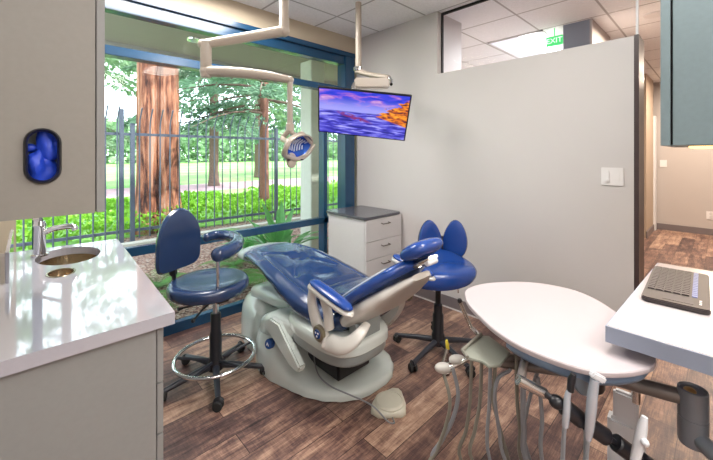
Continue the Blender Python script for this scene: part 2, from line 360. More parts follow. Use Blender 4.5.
    def build(s, name, m, parent=None, smooth=True, bevel=0, ang=38, seg=2):
        me = bpy.data.meshes.new(name); root = parent
        off = Vector((0, 0, 0))
        while root is not None: off += root.location; root = root.parent
        me.from_pydata([v - off for v in s.v], [], s.f); me.update()
        bm = bmesh.new(); bm.from_mesh(me); bmesh.ops.recalc_face_normals(bm, faces=bm.faces)
        if bevel:
            ed = [e for e in bm.edges if len(e.link_faces) == 2 and e.calc_face_angle(0) > radians(ang)]
            bmesh.ops.bevel(bm, geom=ed, offset=bevel, segments=seg, affect='EDGES', clamp_overlap=True)
        for f_ in bm.faces: f_.smooth = smooth
        for e in bm.edges:
            if len(e.link_faces) == 2 and e.calc_face_angle(0) > radians(ang): e.smooth = False
        bm.to_mesh(me); bm.free()
        mm = M[m] if isinstance(m, str) else m
        me.materials.append(mm)
        o = bpy.data.objects.new(name, me); C.objects.link(o)
        if parent is not None: o.parent = parent
        return o
def thing(name, label, cat, loc=(0, 0, 0), group=None):
    o = bpy.data.objects.new(name, None); C.objects.link(o); o.location = loc; o.empty_display_size = 0.1
    o['label'] = label; o['category'] = cat
    if group: o['group'] = group
    return o
def tag(o, label, cat, group=None, kind=None):
    o['label'] = label; o['category'] = cat
    if group: o['group'] = group
    if kind: o['kind'] = kind
    return o
def struct(o): o['kind'] = 'structure'; return o
def copy_tree(o, parent=None):
    c = o.copy(); C.objects.link(c)
    if parent: c.parent = parent
    for ch in list(o.children): copy_tree(ch, c)
    return c
def lab(o, t): o['label'] = t; return o
def stadium(cx, cy, w, h, n=10):
    r = w / 2; pts = []
    for k in range(n + 1): a = pi * k / n; pts.append((cx + r * cos(a), cy + h / 2 - r + r * sin(a)))
    for k in range(n + 1): a = pi + pi * k / n; pts.append((cx + r * cos(a), cy - h / 2 + r + r * sin(a)))
    return pts
def ellipse(cx, cy, a, b_, n=40, rot=0):
    return [(cx + a * cos(t) * cos(rot) - b_ * sin(t) * sin(rot), cy + a * cos(t) * sin(rot) + b_ * sin(t) * cos(rot)) for t in [2 * pi * k / n for k in range(n)]]
def holed(outer, holes, d0, d1, to3, name, m, parent):     # plate with holes; to3(u, v, d) gives the point
    bm = bmesh.new(); loops = [outer] + holes; sides = []
    ev = []
    for lp in loops:
        vv = [bm.verts.new(to3(p[0], p[1], d0)) for p in lp]; ee = [bm.edges.new((vv[i], vv[(i + 1) % len(vv)])) for i in range(len(vv))]
        ev += ee; sides.append(vv)
    bmesh.ops.triangle_fill(bm, use_beauty=True, use_dissolve=False, edges=ev)
    geo = bmesh.ops.extrude_face_region(bm, geom=list(bm.faces))
    dv = Vector(to3(0, 0, d1)) - Vector(to3(0, 0, d0))
    bmesh.ops.translate(bm, verts=[g for g in geo['geom'] if isinstance(g, bmesh.types.BMVert)], vec=dv)
    mb = MB(); bm.verts.index_update()
    mb.v = [v.co.copy() for v in bm.verts]; mb.f = [tuple(v.index for v in f_.verts) for f_ in bm.faces]; bm.free()
    return mb.build(name, m, parent, smooth=False)

XP, YW, CH = 2.79, 2.94, 2.74
# ============================================================ SETTING
struct(MB().box(-0.4, 9.2, -3.0, 2.94, -0.06, 0).build('floor', 'plank_floor', smooth=False))
struct(MB().box(-0.4, 9.2, -3.0, 2.94, CH, CH + 0.12).build('ceiling', 'ceiling_tile', smooth=False))
struct(MB().box(-0.42, -0.30, -3.0, 3.1, 0, CH).build('wall_left', 'wall_paint', smooth=False))
struct(MB().box(-0.42, 9.2, -3.12, -3.0, 0, CH).build('wall_back', 'wall_paint', smooth=False))
struct(MB().box(8.55, 8.7, -3.0, 3.1, 0, CH).build('wall_hall_end', 'hall_paint', smooth=False))
w = MB().box(-0.30, -0.05, YW, 3.06, 0, CH).box(-0.05, XP, YW, 3.06, 2.55, CH).box(XP, 8.55, YW, 3.06, 0, CH)
struct(w.build('wall_window', 'bulkhead_paint', smooth=False))
struct(MB().box(XP, 2.95, 0.385, YW, 0, 2.15).box(XP, 3.23, 1.84, YW, 2.15, CH).build('wall_partition', 'wall_paint', smooth=False))
struct(MB().box(XP, 3.0, 0.36, 0.385, 0, 2.155).build('trim_1', 'end_trim', smooth=False))
struct(MB().box(2.778, 2.79, 0.36, 2.94, 0, 0.105).build('baseboard_partition', 'baseboard_vinyl', bevel=0.003))
struct(MB().box(2.774, 2.79, 0.36, 2.94, 0.0, 0.012).build('baseboard_partition_shoe', 'wall_paint'))
# glass above the partition
struct(MB().box(2.86, 2.872, 0.385, 1.84, 2.15, CH).build('window_3', 'partition_glass', smooth=False))
struct(MB().box(2.855, 2.877, 0.372, 0.385, 2.155, CH).build('trim_2', 'white_plastic', smooth=False))
struct(MB().box(2.855, 2.877, 1.825, 1.84, 2.15, CH).box(2.855, 2.877, .385, 1.825, CH - 0.02, CH).build('trim_3', 'gap_dark', smooth=False))
# hall pier and far pier
struct(MB().box(7.47, 7.49, 0.90, 1.75, 0, CH).build('wall_pier_side', 'slate_paint', smooth=False))
struct(MB().box(7.47, 8.33, 0.87, 0.90, 0, CH).build('wall_pier', 'tan_paint', smooth=False))
struct(MB().box(7.46, 8.33, 0.855, 0.87, 0, 0.11).build('baseboard_pier', 'baseboard_vinyl', smooth=False))
struct(MB().box(8.535, 8.55, -3.0, 0.9, 0, 0.11).build('baseboard_hall', 'baseboard_vinyl', smooth=False))
struct(MB().box(8.33, 8.5, 0.84, 0.92, 0, 2.1).build('trim_4', 'white_plastic', smooth=False))
struct(MB().box(4.05, 4.07, 0.905, 1.14, 0, CH).build('wall_far_pier_side', 'slate_paint', smooth=False))
struct(MB().box(4.05, 4.85, 0.885, 0.905, 0, CH).box(4.07, 5.6, 1.12, 1.14, 0, CH).build('wall_far_pier', 'hall_paint', smooth=False))
struct(MB().box(5.6, 5.62, 0.9, 2.94, 0, CH).build('wall_far_room', 'plate_white', smooth=False))

# window frame
fr = MB()
fr.box(-0.05, 2.735, 2.90, 3.06, 2.50, 2.55)
fr.box(-0.05, 2.735, 2.93, 3.03, 2.41, 2.50)
fr.box(-0.05, 2.735, 2.92, 3.03, 2.09, 2.155)
fr.box(-0.05, 2.735, 2.94, 3.0, 0.655, 0.72)
fr.box(-0.05, 2.735, 2.935, 3.0, 0.0, 0.08)
fr.box(2.59, 2.735, 2.91, 3.05, 0, 2.5)
fr.box(2.31, 2.36, 2.94, 3.04, 0.09, 2.09)
fr.box(0.022, 0.07, 2.91, 3.05, 0.0, 2.5)
fr.box(2.735, 2.79, 2.97, 3.03, 0.0, 0.09); fr.box(2.735, 2.79, 2.97, 3.03, 2.4, 2.55)
fo = struct(fr.build('window_1', 'frame_teal', bevel=0.004))
struct(MB().box(0.0, 2.79, 2.985, 2.991, 0.05, 2.52).build('window_2', 'window_glass', smooth=False))
struct(MB().box(0.27, 0.35, 2.90, 3.05, 0.72, 2.09).build('window_4', 'frame_teal', bevel=0.004)) if False else None

# outdoor ground
struct(MB().box(-8, 22, 3.06, 7.0, -0.2, -0.03).build('ground_mulch', 'bark_mulch', smooth=False))
struct(MB().box(-60, 120, 7.0, 14.0, -0.3, -0.06).build('ground_bed', 'lawn', smooth=False))
struct(MB().box(-60, 120, 14.0, 17.5, -0.3, -0.05).build('ground_path', 'pink_path', smooth=False))
struct(MB().box(-150, 260, 17.5, 260.0, -0.3, -0.08).build('ground_lawn', 'lawn', smooth=False))
struct(MB().box(-6, 20, 6.15, 6.33, -0.05, 0.04).build('trim_curb', 'concrete', bevel=0.01))
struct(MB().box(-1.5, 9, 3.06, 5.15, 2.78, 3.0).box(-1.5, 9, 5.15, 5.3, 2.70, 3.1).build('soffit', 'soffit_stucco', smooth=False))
struct(MB().box(3.0, 3.25, 4.12, 4.4, -0.05, 2.78).build('column', 'stucco', bevel=0.01))
struct(MB().box(-1.5, 2.7, 3.0, 3.06, -0.2, 0.0).build('trim_sill', 'concrete', smooth=False))

# ============================================================ ceiling lamps and added fill panels
def ceiling_panel(x0, x1, y0, y1, label, group=None, far=False):
    t = thing('ceiling_light_panel', label, 'ceiling light', ((x0 + x1) / 2, (y0 + y1) / 2, CH - 0.005), group)
    f_ = MB().box(x0, x1, y0, y0 + .02, CH - .015, CH).box(x0, x1, y1 - .02, y1, CH - .015, CH).box(x0, x0 + .02, y0, y1, CH - .015, CH).box(x1 - .02, x1, y0, y1, CH - .015, CH)
    f_.build('frame', 'plate_white', t, smooth=False)
    if far:
        MB().box(x0 + .02, x1 - .02, y0 + .02, y1 - .02, CH - .008, CH - .004).build('reflector', 'troffer_dim', t, smooth=False)
        MB().box(x0 + .03, x1 - .03, y0 + .10, y0 + .26, CH - .03, CH - .009).build('diffuser', 'panel_glow', t, smooth=False)
    else: MB().box(x0 + .02, x1 - .02, y0 + .02, y1 - .02, CH - .012, CH - .004).build('diffuser', 'panel_glow', t, smooth=False)
ceiling_panel(4.02, 5.24, 1.33, 1.94, 'bright recessed ceiling light seen over the partition beyond its glass', far=True)
for (x0, y0, wx, wy, lb_) in ((1.3, -.45, .6, 1.2, 'added unseen fill panel in the ceiling between the desk and the instrument table'), (-.28, -1.5, .6, 1.2, 'added unseen fill panel in the ceiling along the left wall behind the sink cabinets'), (0.8, -2.0, .6, 1.2, 'added unseen fill panel in the ceiling farthest from the window'), (.36, 2.06, 1.2, .6, 'added unseen fill panel in the ceiling nearest the window')):
    ceiling_panel(x0, x0 + wx, y0, y0 + wy, lb_, 'added fill panels overhead')  # unseen panels added to light the room
t = thing('recessed_downlight', 'small round warm downlight in the hallway ceiling', 'downlight', (4.36, 0.44, CH))
MB().lathe([(0.055, CH - 0.012), (0.085, CH - 0.012), (0.09, CH), (0.05, CH)], (4.36, 0.44, 0)).build('trim_ring', 'plate_white', t)
MB().lathe([(0.0005, CH - 0.006), (0.05, CH - 0.006)], (4.36, 0.44, 0)).build('lens', 'down_glow', t)
for k, (x, y) in enumerate(((0.73, 3.98), (1.47, 4.38))):
    t = thing('soffit_downlight', ['small glowing downlight under the outdoor overhang, near the left window edge', 'round silver downlight under the outdoor overhang, behind the bend of the lamp arm'][k], 'downlight', (x, y, 2.78))
    MB().lathe([(0.06, 2.765), (0.09, 2.765), (0.095, 2.78), (0.06, 2.78)], (x, y, 0)).build('trim_ring', 'chrome', t)
    MB().lathe([(0.0005, 2.772), (0.062, 2.772)], (x, y, 0)).build('lens', 'down_glow' if k == 0 else 'plate_white', t)
# exit sign
t = thing('exit_sign', 'green lit EXIT sign hanging from the ceiling beyond the partition glass', 'exit sign', (4.05, 1.22, 2.55))
MB().box(4.05, 4.07, 1.145, 1.305, 2.55, 2.65).box(4.055, 4.065, 1.22, 1.23, 2.65, CH).build('housing', 'exit_green', t, bevel=0.004)
def text_obj(txt, size, loc, rot, m, parent, name='lettering', depth=0.002):
    cu = bpy.data.curves.new(name, 'FONT'); cu.body = txt; cu.size = size; cu.extrude = depth; cu.align_x = 'CENTER'; cu.align_y = 'CENTER'
    tmp = bpy.data.objects.new('tmp', cu); C.objects.link(tmp)
    dg = bpy.context.evaluated_depsgraph_get(); me = bpy.data.meshes.new_from_object(tmp.evaluated_get(dg))
    bpy.data.objects.remove(tmp)
    o = bpy.data.objects.new(name, me); C.objects.link(o); me.materials.clear(); me.materials.append(M[m])
    off = Vector((0, 0, 0)); r_ = parent
    while r_ is not None: off += r_.location; r_ = r_.parent
    me.transform(Matrix.Translation(Vector(loc) - off) @ rot.to_4x4())
    o.parent = parent
    return o
text_obj('EXIT', 0.075, (4.047, 1.225, 2.60), Matrix(((0, 0, -1), (-1, 0, 0), (0, 1, 0))), 'exit_letters', t)

# ============================================================ left cabinets and counter
def vplate(u, v, d): return Vector((u, d, v))
t = thing('wall_cabinet', 'tall taupe wall cabinet at left with oval glove opening in its end panel', 'cabinet', (-0.3, 1.25, 1.23))
st = stadium(0.0305, 1.3945, 0.066, 0.139)
holed([(-0.30, 1.23), (0.143, 1.23), (0.143, 2.74), (-0.30, 2.74)], [st], 1.25, 1.27, vplate, 'end_panel', 'cabinet_taupe', t)
MB().box(-0.30, 0.138, 1.38, 1.85, 1.23, 2.73).build('body', 'cabinet_taupe', t, smooth=False)
MB().box(-0.30, -0.06, 1.27, 1.38, 1.23, 2.73).box(0.12, 0.138, 1.27, 1.38, 1.23, 2.73).box(-0.06, 0.12, 1.27, 1.38, 1.23, 1.28).box(-0.06, 0.12, 1.27, 1.38, 1.5, 2.73).build('carcass_front', 'box_lining', t, smooth=False)
MB().box(0.146, 0.166, 1.252, 1.85, 1.23, 2.73).build('door', 'cabinet_grey', t, bevel=0.001)
MB().box(0.138, 0.146, 1.262, 1.84, 1.24, 2.73).build('door_gap', 'gap_dark', t, smooth=False)
# grommet around the opening
so = stadium(0.0305, 1.3945, 0.076, 0.149, 12); si = stadium(0.0305, 1.3945, 0.058, 0.131, 12)
g = MB(); n = len(so)
g.rings([[Vector((p[0], y, p[1])) for p in q] for q, y in ((si, 1.262), (si, 1.244), ([((a[0] + b_[0]) / 2, (a[1] + b_[1]) / 2) for a, b_ in zip(so, si)], 1.238), (so, 1.244), (so, 1.251))], cap=False)
g.build('grommet', 'black_plastic', t)
# gloves
t = thing('glove_box', 'box of blue disposable gloves behind the oval opening in the left cabinet', 'gloves', (0.029, 1.32, 1.281))
MB().box(-0.05, 0.11, 1.30, 1.375, 1.281, 1.50).build('carton', 'box_lining', t, smooth=False)
random.seed(3)
def crumple(c, r, seed, amp=0.35, n=22):
    mb = MB().ball(c, r, n); cv = Vector(c)
    for i, v in enumerate(mb.v):
        d = (v - cv); q = noise.noise(Vector((v.x * 34 + seed, v.y * 34, v.z * 22))) * amp + abs(noise.noise(Vector((v.x * 70, v.y * 60 + seed, v.z * 30)))) * amp * .6
        mb.v[i] = cv + d * (0.95 + q)
    return mb
crumple((0.047, 1.285, 1.425), (0.026, 0.022, 0.042), 1, .6, 30).build('folded_glove', 'glove_blue', t)
crumple((0.028, 1.285, 1.365), (0.030, 0.022, 0.045), 5, .6, 30).build('folded_glove', 'glove_blue', t)
crumple((0.040, 1.292, 1.34), (0.030, 0.02, 0.028), 9).build('folded_glove', 'glove_blue', t)
crumple((0.005, 1.295, 1.415), (0.02, 0.012, 0.012), 9).build('folded_glove', 'glove_blue', t)

t = thing('base_cabinet', 'grey base cabinet with drawers under the white sink counter', 'cabinet', (0.0, 1.21, 0.0))
MB().box(-0.295, 0.291, 1.212, 1.232, 0.0, 0.86).box(-0.295, 0.291, 2.42, 2.44, 0, 0.86).box(-0.295, -0.275, 1.232, 2.42, 0, 0.86).box(-0.275, 0.291, 1.232, 2.42, 0, 0.09).box(0.275, 0.291, 1.232, 2.42, 0.09, 0.86).build('body', 'cabinet_grey', t, smooth=False)
z = 0.10
for y0, y1 in ((1.214, 1.82), (1.825, 2.44)):
    for za, zb in ((0.09, 0.36), (0.364, 0.52), (0.524, 0.68), (0.684, 0.855)):
        d = MB().box(0.294, 0.312, y0, y1, za, zb).build('drawer', 'cabinet_grey', t, bevel=0.0015)
        MB().tube([(0.312, (y0 + y1) / 2 - .06, zb - .05), (0.335, (y0 + y1) / 2 - .055, zb - .05), (0.335, (y0 + y1) / 2 + .055, zb - .05), (0.312, (y0 + y1) / 2 + .06, zb - .05)], 0.004, 8).build('handle', 'pull_metal', d)
tp = lambda u, v, d: Vector((u, v, d))
ct = holed([(-0.30, 1.195), (0.34, 1.195), (0.385, 2.42), (0.385, 2.46), (-0.30, 2.50)], [ellipse(0.150, 2.225, 0.125, 0.185), ellipse(0.103, 1.915, 0.046, 0.062, 28)], 0.862, 0.90, tp, 'countertop', 'quartz', None)
tag(ct, 'glossy white counter with round sink at the left', 'countertop')
t = thing('sink', 'oval steel undermount sink in the white counter', 'sink', (0.15, 2.225, 0.72))
R_ = []
for k, (s_, zz) in enumerate(((1.10, 0.861), (1.0, 0.861), (0.99, 0.82), (0.93, 0.765), (0.75, 0.735), (0.3, 0.722), (0.08, 0.72))):
    R_.append([Vector((p[0], p[1], zz)) for p in ellipse(0.15, 2.225, 0.128 * s_, 0.188 * s_, 36)])
MB().rings(R_, cap=False).build('bowl', 'brushed_steel', t)
MB().lathe([(0.001, 0.728), (0.022, 0.728), (0.026, 0.724)], (0.15, 2.225, 0), n=20).build('drain', 'chrome', t)
t = thing('waste_chute', 'small oval metal waste chute in the counter beside the sink', 'waste chute', (0.103, 1.915, 0.80))
MB().rings([[Vector((p[0], p[1], zz)) for p in ellipse(0.103, 1.915, 0.046 * s_, 0.062 * s_, 28)] for s_, zz in ((1.06, 0.9005), (1.04, 0.903), (0.94, 0.902), (0.92, 0.86), (0.92, 0.80))], cap=False).build('collar', 'brushed_steel', t)
MB().prism(ellipse(0.103, 1.915, 0.043, 0.058, 28), 0.872, 0.876).build('flap', 'brushed_steel', t)
t = thing('faucet', 'square chrome lever faucet behind the sink', 'faucet', (0.045, 2.31, 0.90))
MB().lathe([(0.034, 0.90), (0.034, 0.906), (0.024, 0.91), (0.022, 1.04), (0.026, 1.05), (0.02, 1.07)], (0.045, 2.31, 0)).build('body', 'chrome', t)
MB().tube([(0.045, 2.31, 1.005), (0.10, 2.285, 1.03), (0.165, 2.26, 1.035), (0.178, 2.255, 1.015)], 0.014, 12, smooth=4).build('spout', 'chrome', t)
MB().obox((0.075, 2.30, 1.115), (0.13, 0.022, 0.012), Matrix.Rotation(radians(-32), 3, 'Y')).lathe([(0.018, 1.06), (0.018, 1.085)], (0.04, 2.31, 0)).build('lever', 'chrome', t, bevel=0.003)
sp = MB().box(-0.062, -0.05, 1.9, 2.47, 0.90, 1.02).build('side_splash', 'quartz', None, bevel=0.002)
tag(sp, 'low white side splash standing on the left counter edge', 'backsplash')

# ============================================================ corner drawer cabinet
t = thing('drawer_cabinet', 'white drawer cabinet with dark grey top in the window corner', 'cabinet', (2.51, 2.52, 0))
MB().box(2.26, 2.775, 2.275, 2.80, 0.06, 0.79).build('body', 'cabinet_white', t, smooth=False)
MB().box(2.28, 2.76, 2.31, 2.78, 0.0, 0.06).build('plinth', 'black_plastic', t, smooth=False)
for za, zb in ((0.07, 0.235), (0.24, 0.405), (0.41, 0.575), (0.58, 0.785)):
    d = MB().box(2.263, 2.772, 2.255, 2.274, za, zb).build('drawer', 'cabinet_white', t, bevel=0.0015)
    MB().tube([(2.47, 2.255, zb - .05), (2.47, 2.228, zb - .055), (2.57, 2.228, zb - .055), (2.57, 2.255, zb - .05)], 0.0055, 8).build('handle', 'pull_metal', d)
tpz = []
for (cx_, cy_, a0) in ((2.725, 2.295, -90), (2.725, 2.80, 0), (2.285, 2.80, 90), (2.285, 2.285, 180)):
    for k in range(6):
        a = radians(a0 + 90 * k / 5); r_ = 0.045; tpz.append((cx_ + r_ * cos(a), cy_ + r_ * sin(a)))
MB().prism(tpz, 0.79, 0.815).build('top', 'dark_laminate', t, bevel=0.003)

# ============================================================ right desk, keyboard, cabinet
t = thing('desk', 'white desk top at the right holding a black keyboard', 'desk', (1.68, -0.3, 0))
MB().prism([(1.229, 0.232), (2.107, 0.202), (2.19, -0.895), (1.229, -0.895)], 0.853, 0.90).build('top', 'desk_quartz', t, bevel=0.001)
lab(MB().prism([(1.225, 0.235), (2.11, 0.205), (2.19, -0.895), (1.225, -0.895)], 0.852, 0.8985).build('shaded_edge', 'edge_shade', t, smooth=False), 'edge of the white desk top, its shade put into a blue grey colour')  # shaded side of the white top, darkened by colour
MB().box(1.25, 2.1, -0.895, -0.86, 0.0, 0.852).box(2.0, 2.1, -0.86, -0.75, 0, 0.852).build('support_panel', 'cabinet_slate', t, smooth=False)
t = thing('keyboard', 'black computer keyboard with touchpad on the white desk', 'keyboard', (1.74, 0.12, 0.90))
KR = Matrix.Rotation(radians(1.5), 4, 'Z'); K0 = Vector((1.745, 0.113, 0.90))
def kb(mb): return mb.xf(Matrix.Translation(K0) @ KR)
kp = []
for (cx_, cy_, a0) in ((0.21, -0.066, -90), (0.21, 0.066, 0), (-0.21, 0.066, 90), (-0.21, -0.066, 180)):
    for k in range(5):
        a = radians(a0 + 90 * k / 4); kp.append((cx_ + 0.018 * cos(a), cy_ + 0.018 * sin(a)))
kb(MB().prism(kp, 0.002, 0.018)).build('body', 'key_body', t, bevel=0.003)
# six rows across the depth, keys along the length; touchpad area at the near end
rows = [-0.068 + 0.0225 * r for r in range(6)]
caps = []
for r, yy in enumerate(rows):
    wkey = 0.0195 if r > 0 else 0.0195
    x = -0.115
    nk = 15
    for k in range(nk):
        caps.append((x + k * 0.0225, 0.062 - (r * 0.0225)))
root_cap = None
nkeys = 0
proto = kb(MB().box(-0.0095, 0.0095, -0.0095, 0.0095, 0.0185, 0.0225)).build('key', 'key_cap', t, bevel=0.0012)
proto_b = kb(MB().box(-0.0095, 0.0095, -0.0068, 0.0068, 0.0185, 0.021)).build('key', 'key_blue', t)
pl = proto.location.copy()
first = True
for i, (kx, ky) in enumerate(caps[:90]):
    src = proto if i < 75 else proto_b
    d = KR.to_3x3() @ Vector((kx, ky + 0.004, 0))
    if i == 0 or i == 75: src.location = d; continue
    c = src.copy(); c.location = d; C.objects.link(c); c.parent = t
kb(MB().box(-0.205, -0.135, -0.045, 0.03, 0.0182, 0.0192)).build('touchpad', 'key_cap', t, bevel=0.0004)
for k in range(3):
    kb(MB().box(-0.19 + .018 * k, -0.182 + .018 * k, -0.064, -0.058, 0.0182, 0.0188)).build('indicator', 'glyph_white', t, smooth=False)

t = thing('wall_cabinet', 'slate blue wall cabinet at the top right above the desk', 'cabinet', (2.0, -0.3, 1.43))
MB().box(1.772, 2.30, -0.9, 0.162, 1.432, CH).build('body', 'cabinet_slate', t, smooth=False)
MB().box(1.752, 1.772, 0.134, 0.162, 1.432, CH).build('filler_strip', 'cabinet_slate', t, smooth=False)
MB().box(1.768, 1.773, 0.127, 0.134, 1.436, CH).build('door_gap', 'gap_dark', t, smooth=False)
MB().box(1.75, 1.770, -0.42, 0.127, 1.432, CH).build('door', 'cabinet_slate', t, bevel=0.002)
MB().box(1.75, 1.770, -0.9, -0.424, 1.432, CH).build('door', 'cabinet_slate', t, bevel=0.002)
MB().box(1.88, 2.26, -0.8, 0.09, 1.424, 1.431).build('light_strip', 'warm_glow', t, smooth=False)
struct(MB().box(1.2, 2.5, -1.0, -0.9, 0, CH).build('wall_desk', 'wall_paint', smooth=False))

# ============================================================ wall plates
t = thing('light_switch', 'white double switch plate on the partition near its end', 'light switch', (2.79, 0.497, 1.253))
MB().box(2.782, 2.79, 0.437, 0.557, 1.193, 1.311).build('plate', 'plate_white', t, bevel=0.002)
MB().box(2.776, 2.783, 0.511, 0.539, 1.218, 1.288).build('rocker', 'plate_white', t, bevel=0.002)
MB().box(2.7795, 2.783, 0.455, 0.483, 1.218, 1.288).build('rocker', 'plate_white', t, bevel=0.001)
MB().box(2.766, 2.777, 0.517, 0.533, 1.218, 1.233).build('dimmer_tab', 'plate_white', t, bevel=0.002)
t = thing('light_switch', 'small white switch plate on the far hallway wall', 'light switch', (8.55, 0.76, 1.22))
MB().box(8.54, 8.55, 0.70, 0.80, 1.16, 1.29).build('plate', 'plate_white', t, bevel=0.002)
MB().box(8.535, 8.541, 0.735, 0.765, 1.19, 1.26).build('rocker', 'plate_white', t, bevel=0.001)
t = thing('wall_outlet', 'white outlet plate low on the far hallway wall', 'outlet', (8.55, 0.12, 0.33))
MB().box(8.54, 8.55, 0.06, 0.19, 0.27, 0.41).build('plate', 'plate_white', t, bevel=0.002)
MB().lathe([(0.028, 0), (0.028, 0.005)], (8.54, 0.125, 0.37), (-1, 0, 0), 14).lathe([(0.028, 0), (0.028, 0.005)], (8.54, 0.125, 0.31), (-1, 0, 0), 14).build('socket', 'cabinet_white', t)

# ============================================================ casters / stools
def caster_mb(p, ang):
    p = Vector(p); d = Vector((cos(ang), sin(ang), 0)); s_ = Vector((-sin(ang), cos(ang), 0))
    w = MB()
    for k in (-1, 1):
        c = p + s_ * (0.014 * k) + Vector((0, 0, 0.027))
        w.lathe([(0.010, -0.008), (0.024, -0.008), (0.027, -0.004), (0.027, 0.004), (0.024, 0.008), (0.010, 0.008)], c, s_, 16)
    f_ = MB().tube([p + Vector((0, 0, 0.03)), p + Vector((0, 0, 0.05))], [0.008, 0.014], 8)
    f_.tube([p - d * .022 + Vector((0, 0, .03)), p - d * .012 + Vector((0, 0, .052)), p + d * .006 + Vector((0, 0, .058)), p + d * .022 + Vector((0, 0, .045))], 0.010, 8, smooth=3, flat=1.6)
    return w, f_
def star_base(t, cx_, cy_, a0, R0, hubz, m='black_frame'):
    for k in range(5):
        a = radians(a0 + 72 * k); d = Vector((cos(a), sin(a), 0)); c = Vector((cx_, cy_, 0))
        lg = MB().tube([c + d * .03 + Vector((0, 0, hubz)), c + d * (R0 * .5) + Vector((0, 0, hubz - .012)), c + d * (R0 - .03) + Vector((0, 0, hubz - .03)), c + d * R0 + Vector((0, 0, hubz - .034)), c + d * (R0 + .003) + Vector((0, 0, 0.055))], [0.022, 0.018, 0.015, 0.014, 0.012], 10, smooth=3).build('leg', m, t)
        w, f_ = caster_mb(c + d * R0, a + 1.1)
        cs = w.build('caster', 'rubber', t); f_.build('caster_fork', 'black_plastic', cs)
def disc_seat(c, rx, ry, th, shape=None, dish=0.015, n=40, rot=0.0):
    R_ = []
    prof = [(0.10, -th * .5), (0.82, -th * .55), (0.93, -th * .48), (0.985, -th * .25), (1.0, 0.0), (0.985, th * .25), (0.94, th * .42), (0.86, th * .5), (0.7, th * .5 - dish * .35), (0.45, th * .5 - dish * .8), (0.2, th * .5 - dish), (0.04, th * .5 - dish)]
    for s_, z_ in prof:
        ring = []
        for j in range(n):
            a = 2 * pi * j / n; k = shape(a) if shape else 1
            x = rx * s_ * k * cos(a); y = ry * s_ * k * sin(a)
            ring.append(Vector((c[0] + x * cos(rot) - y * sin(rot), c[1] + x * sin(rot) + y * cos(rot), c[2] + z_)))
        R_.append(ring)
    return MB().rings(R_)
def pad(outline, center, nrm, th, curve=0.0, up=(0, 0, 1), n_layers=5):
    # cushion: outline in (u, v) thickened along nrm with rounded rim; u is right when seen from the front
    nrm = Vector(nrm).normalized(); up = Vector(up); up = (up - nrm * up.dot(nrm)).normalized(); rt = up.cross(nrm); c = Vector(center)
    prof = [(0.05, -.5), (0.80, -.5), (0.94, -.38), (1.0, 0.0), (0.95, .36), (0.82, .5), (0.5, .56), (0.05, .58)]
    R_ = []
    for s_, h in prof:
        R_.append([c + rt * (p[0] * s_) + up * (p[1] * s_) + nrm * (h * th + curve * (p[0] * s_) ** 2) for p in outline])
    return MB().rings(R_)

# assistant stool at the window side
X1, Y1 = 0.855, 2.18
t = thing('assistant_stool', 'tall navy stool with footring and curved arm beside the sink counter', 'stool', (X1, Y1, 0))
star_base(t, X1, Y1, 179, 0.30, 0.085)
MB().lathe([(0.03, .05), (0.045, .06), (0.045, .115), (0.036, .13), (0.036, .28), (0.031, .30), (0.031, .40), (0.026, .41)], (X1, Y1, 0)).build('column', 'black_plastic', t)
MB().lathe([(0.018, .40), (0.018, .50)], (X1, Y1, 0)).build('gas_lift', 'chrome', t)
fr_ = MB().tube([(X1 + 0.235 * cos(2 * pi * k / 40), Y1 + 0.235 * sin(2 * pi * k / 40), 0.145) for k in range(40)], 0.011, 10, closed=True)
fr_o = fr_.build('footring', 'chrome', t)
sp_ = MB()
for k in range(5):
    a = radians(179 + 36 + 72 * k); sp_.tube([(X1 + .03 * cos(a), Y1 + .03 * sin(a), .115), (X1 + .232 * cos(a), Y1 + .232 * sin(a), .14)], 0.009, 8)
sp_.build('footring_spoke', 'black_frame', fr_o)
mech = MB().box(X1 - .10, X1 + .10, Y1 - .06, Y1 + .06, .495, .53).box(X1 - .04, X1 + .04, Y1 - .12, Y1 + .12, .505, .535)
mech.build('seat_mechanism', 'black_plastic', t, bevel=0.006)
MB().tube([(X1 - .04, Y1 - .05, .51), (X1 - .12, Y1 - .10, .49), (X1 - .165, Y1 - .10, .45)], 0.006, 8, smooth=3).ball((X1 - .167, Y1 - .10, .447), 0.012, 10).build('lever', 'black_plastic', t)
MB().tube([(X1 - .05, Y1 - .02, .50), (X1 - .19, Y1 + .0, .495), (X1 - .22, Y1 + .0, .495)], [0.006, .006, .012], 8).build('lever', 'black_plastic', t)
disc_seat((X1 - .03, Y1 + .025, 0.585), 0.238, 0.238, 0.075, dish=0.022).build('seat', 'navy_vinyl', t)
# back pad on a bent bracket, facing the seat
bc = Vector((0.685, 2.36, 0.865)); bn = Vector((0.42, -0.90, -0.05))
ol = []
for k in range(44):
    a = 2 * pi * k / 44; u = 0.165 * cos(a); v = 0.205 * sin(a)
    e = 4.5 if v < 0 else 2.05
    u = 0.160 * math.copysign(abs(cos(a)) ** (2 / e), cos(a)) * (1 - .10 * sin(a)); v = 0.195 * math.copysign(abs(sin(a)) ** (2 / e), sin(a))
    ol.append((u, v))
pad(ol, bc, bn, 0.05, curve=0.8).build('backrest', 'navy_vinyl', t)
MB().tube([bc - Vector((0, 0, .08)) - bn * .03, bc - Vector((0, 0, .24)) - bn * .03, (0.69, 2.36, .56), (0.74, 2.31, .505), (X1 - .02, Y1 + .02, .51)], 0.013, 8, smooth=4, flat=2.2).ball(bc - Vector((0, 0, .215)) - bn * .035, 0.026, 10).build('backrest_bracket', 'black_plastic', t)
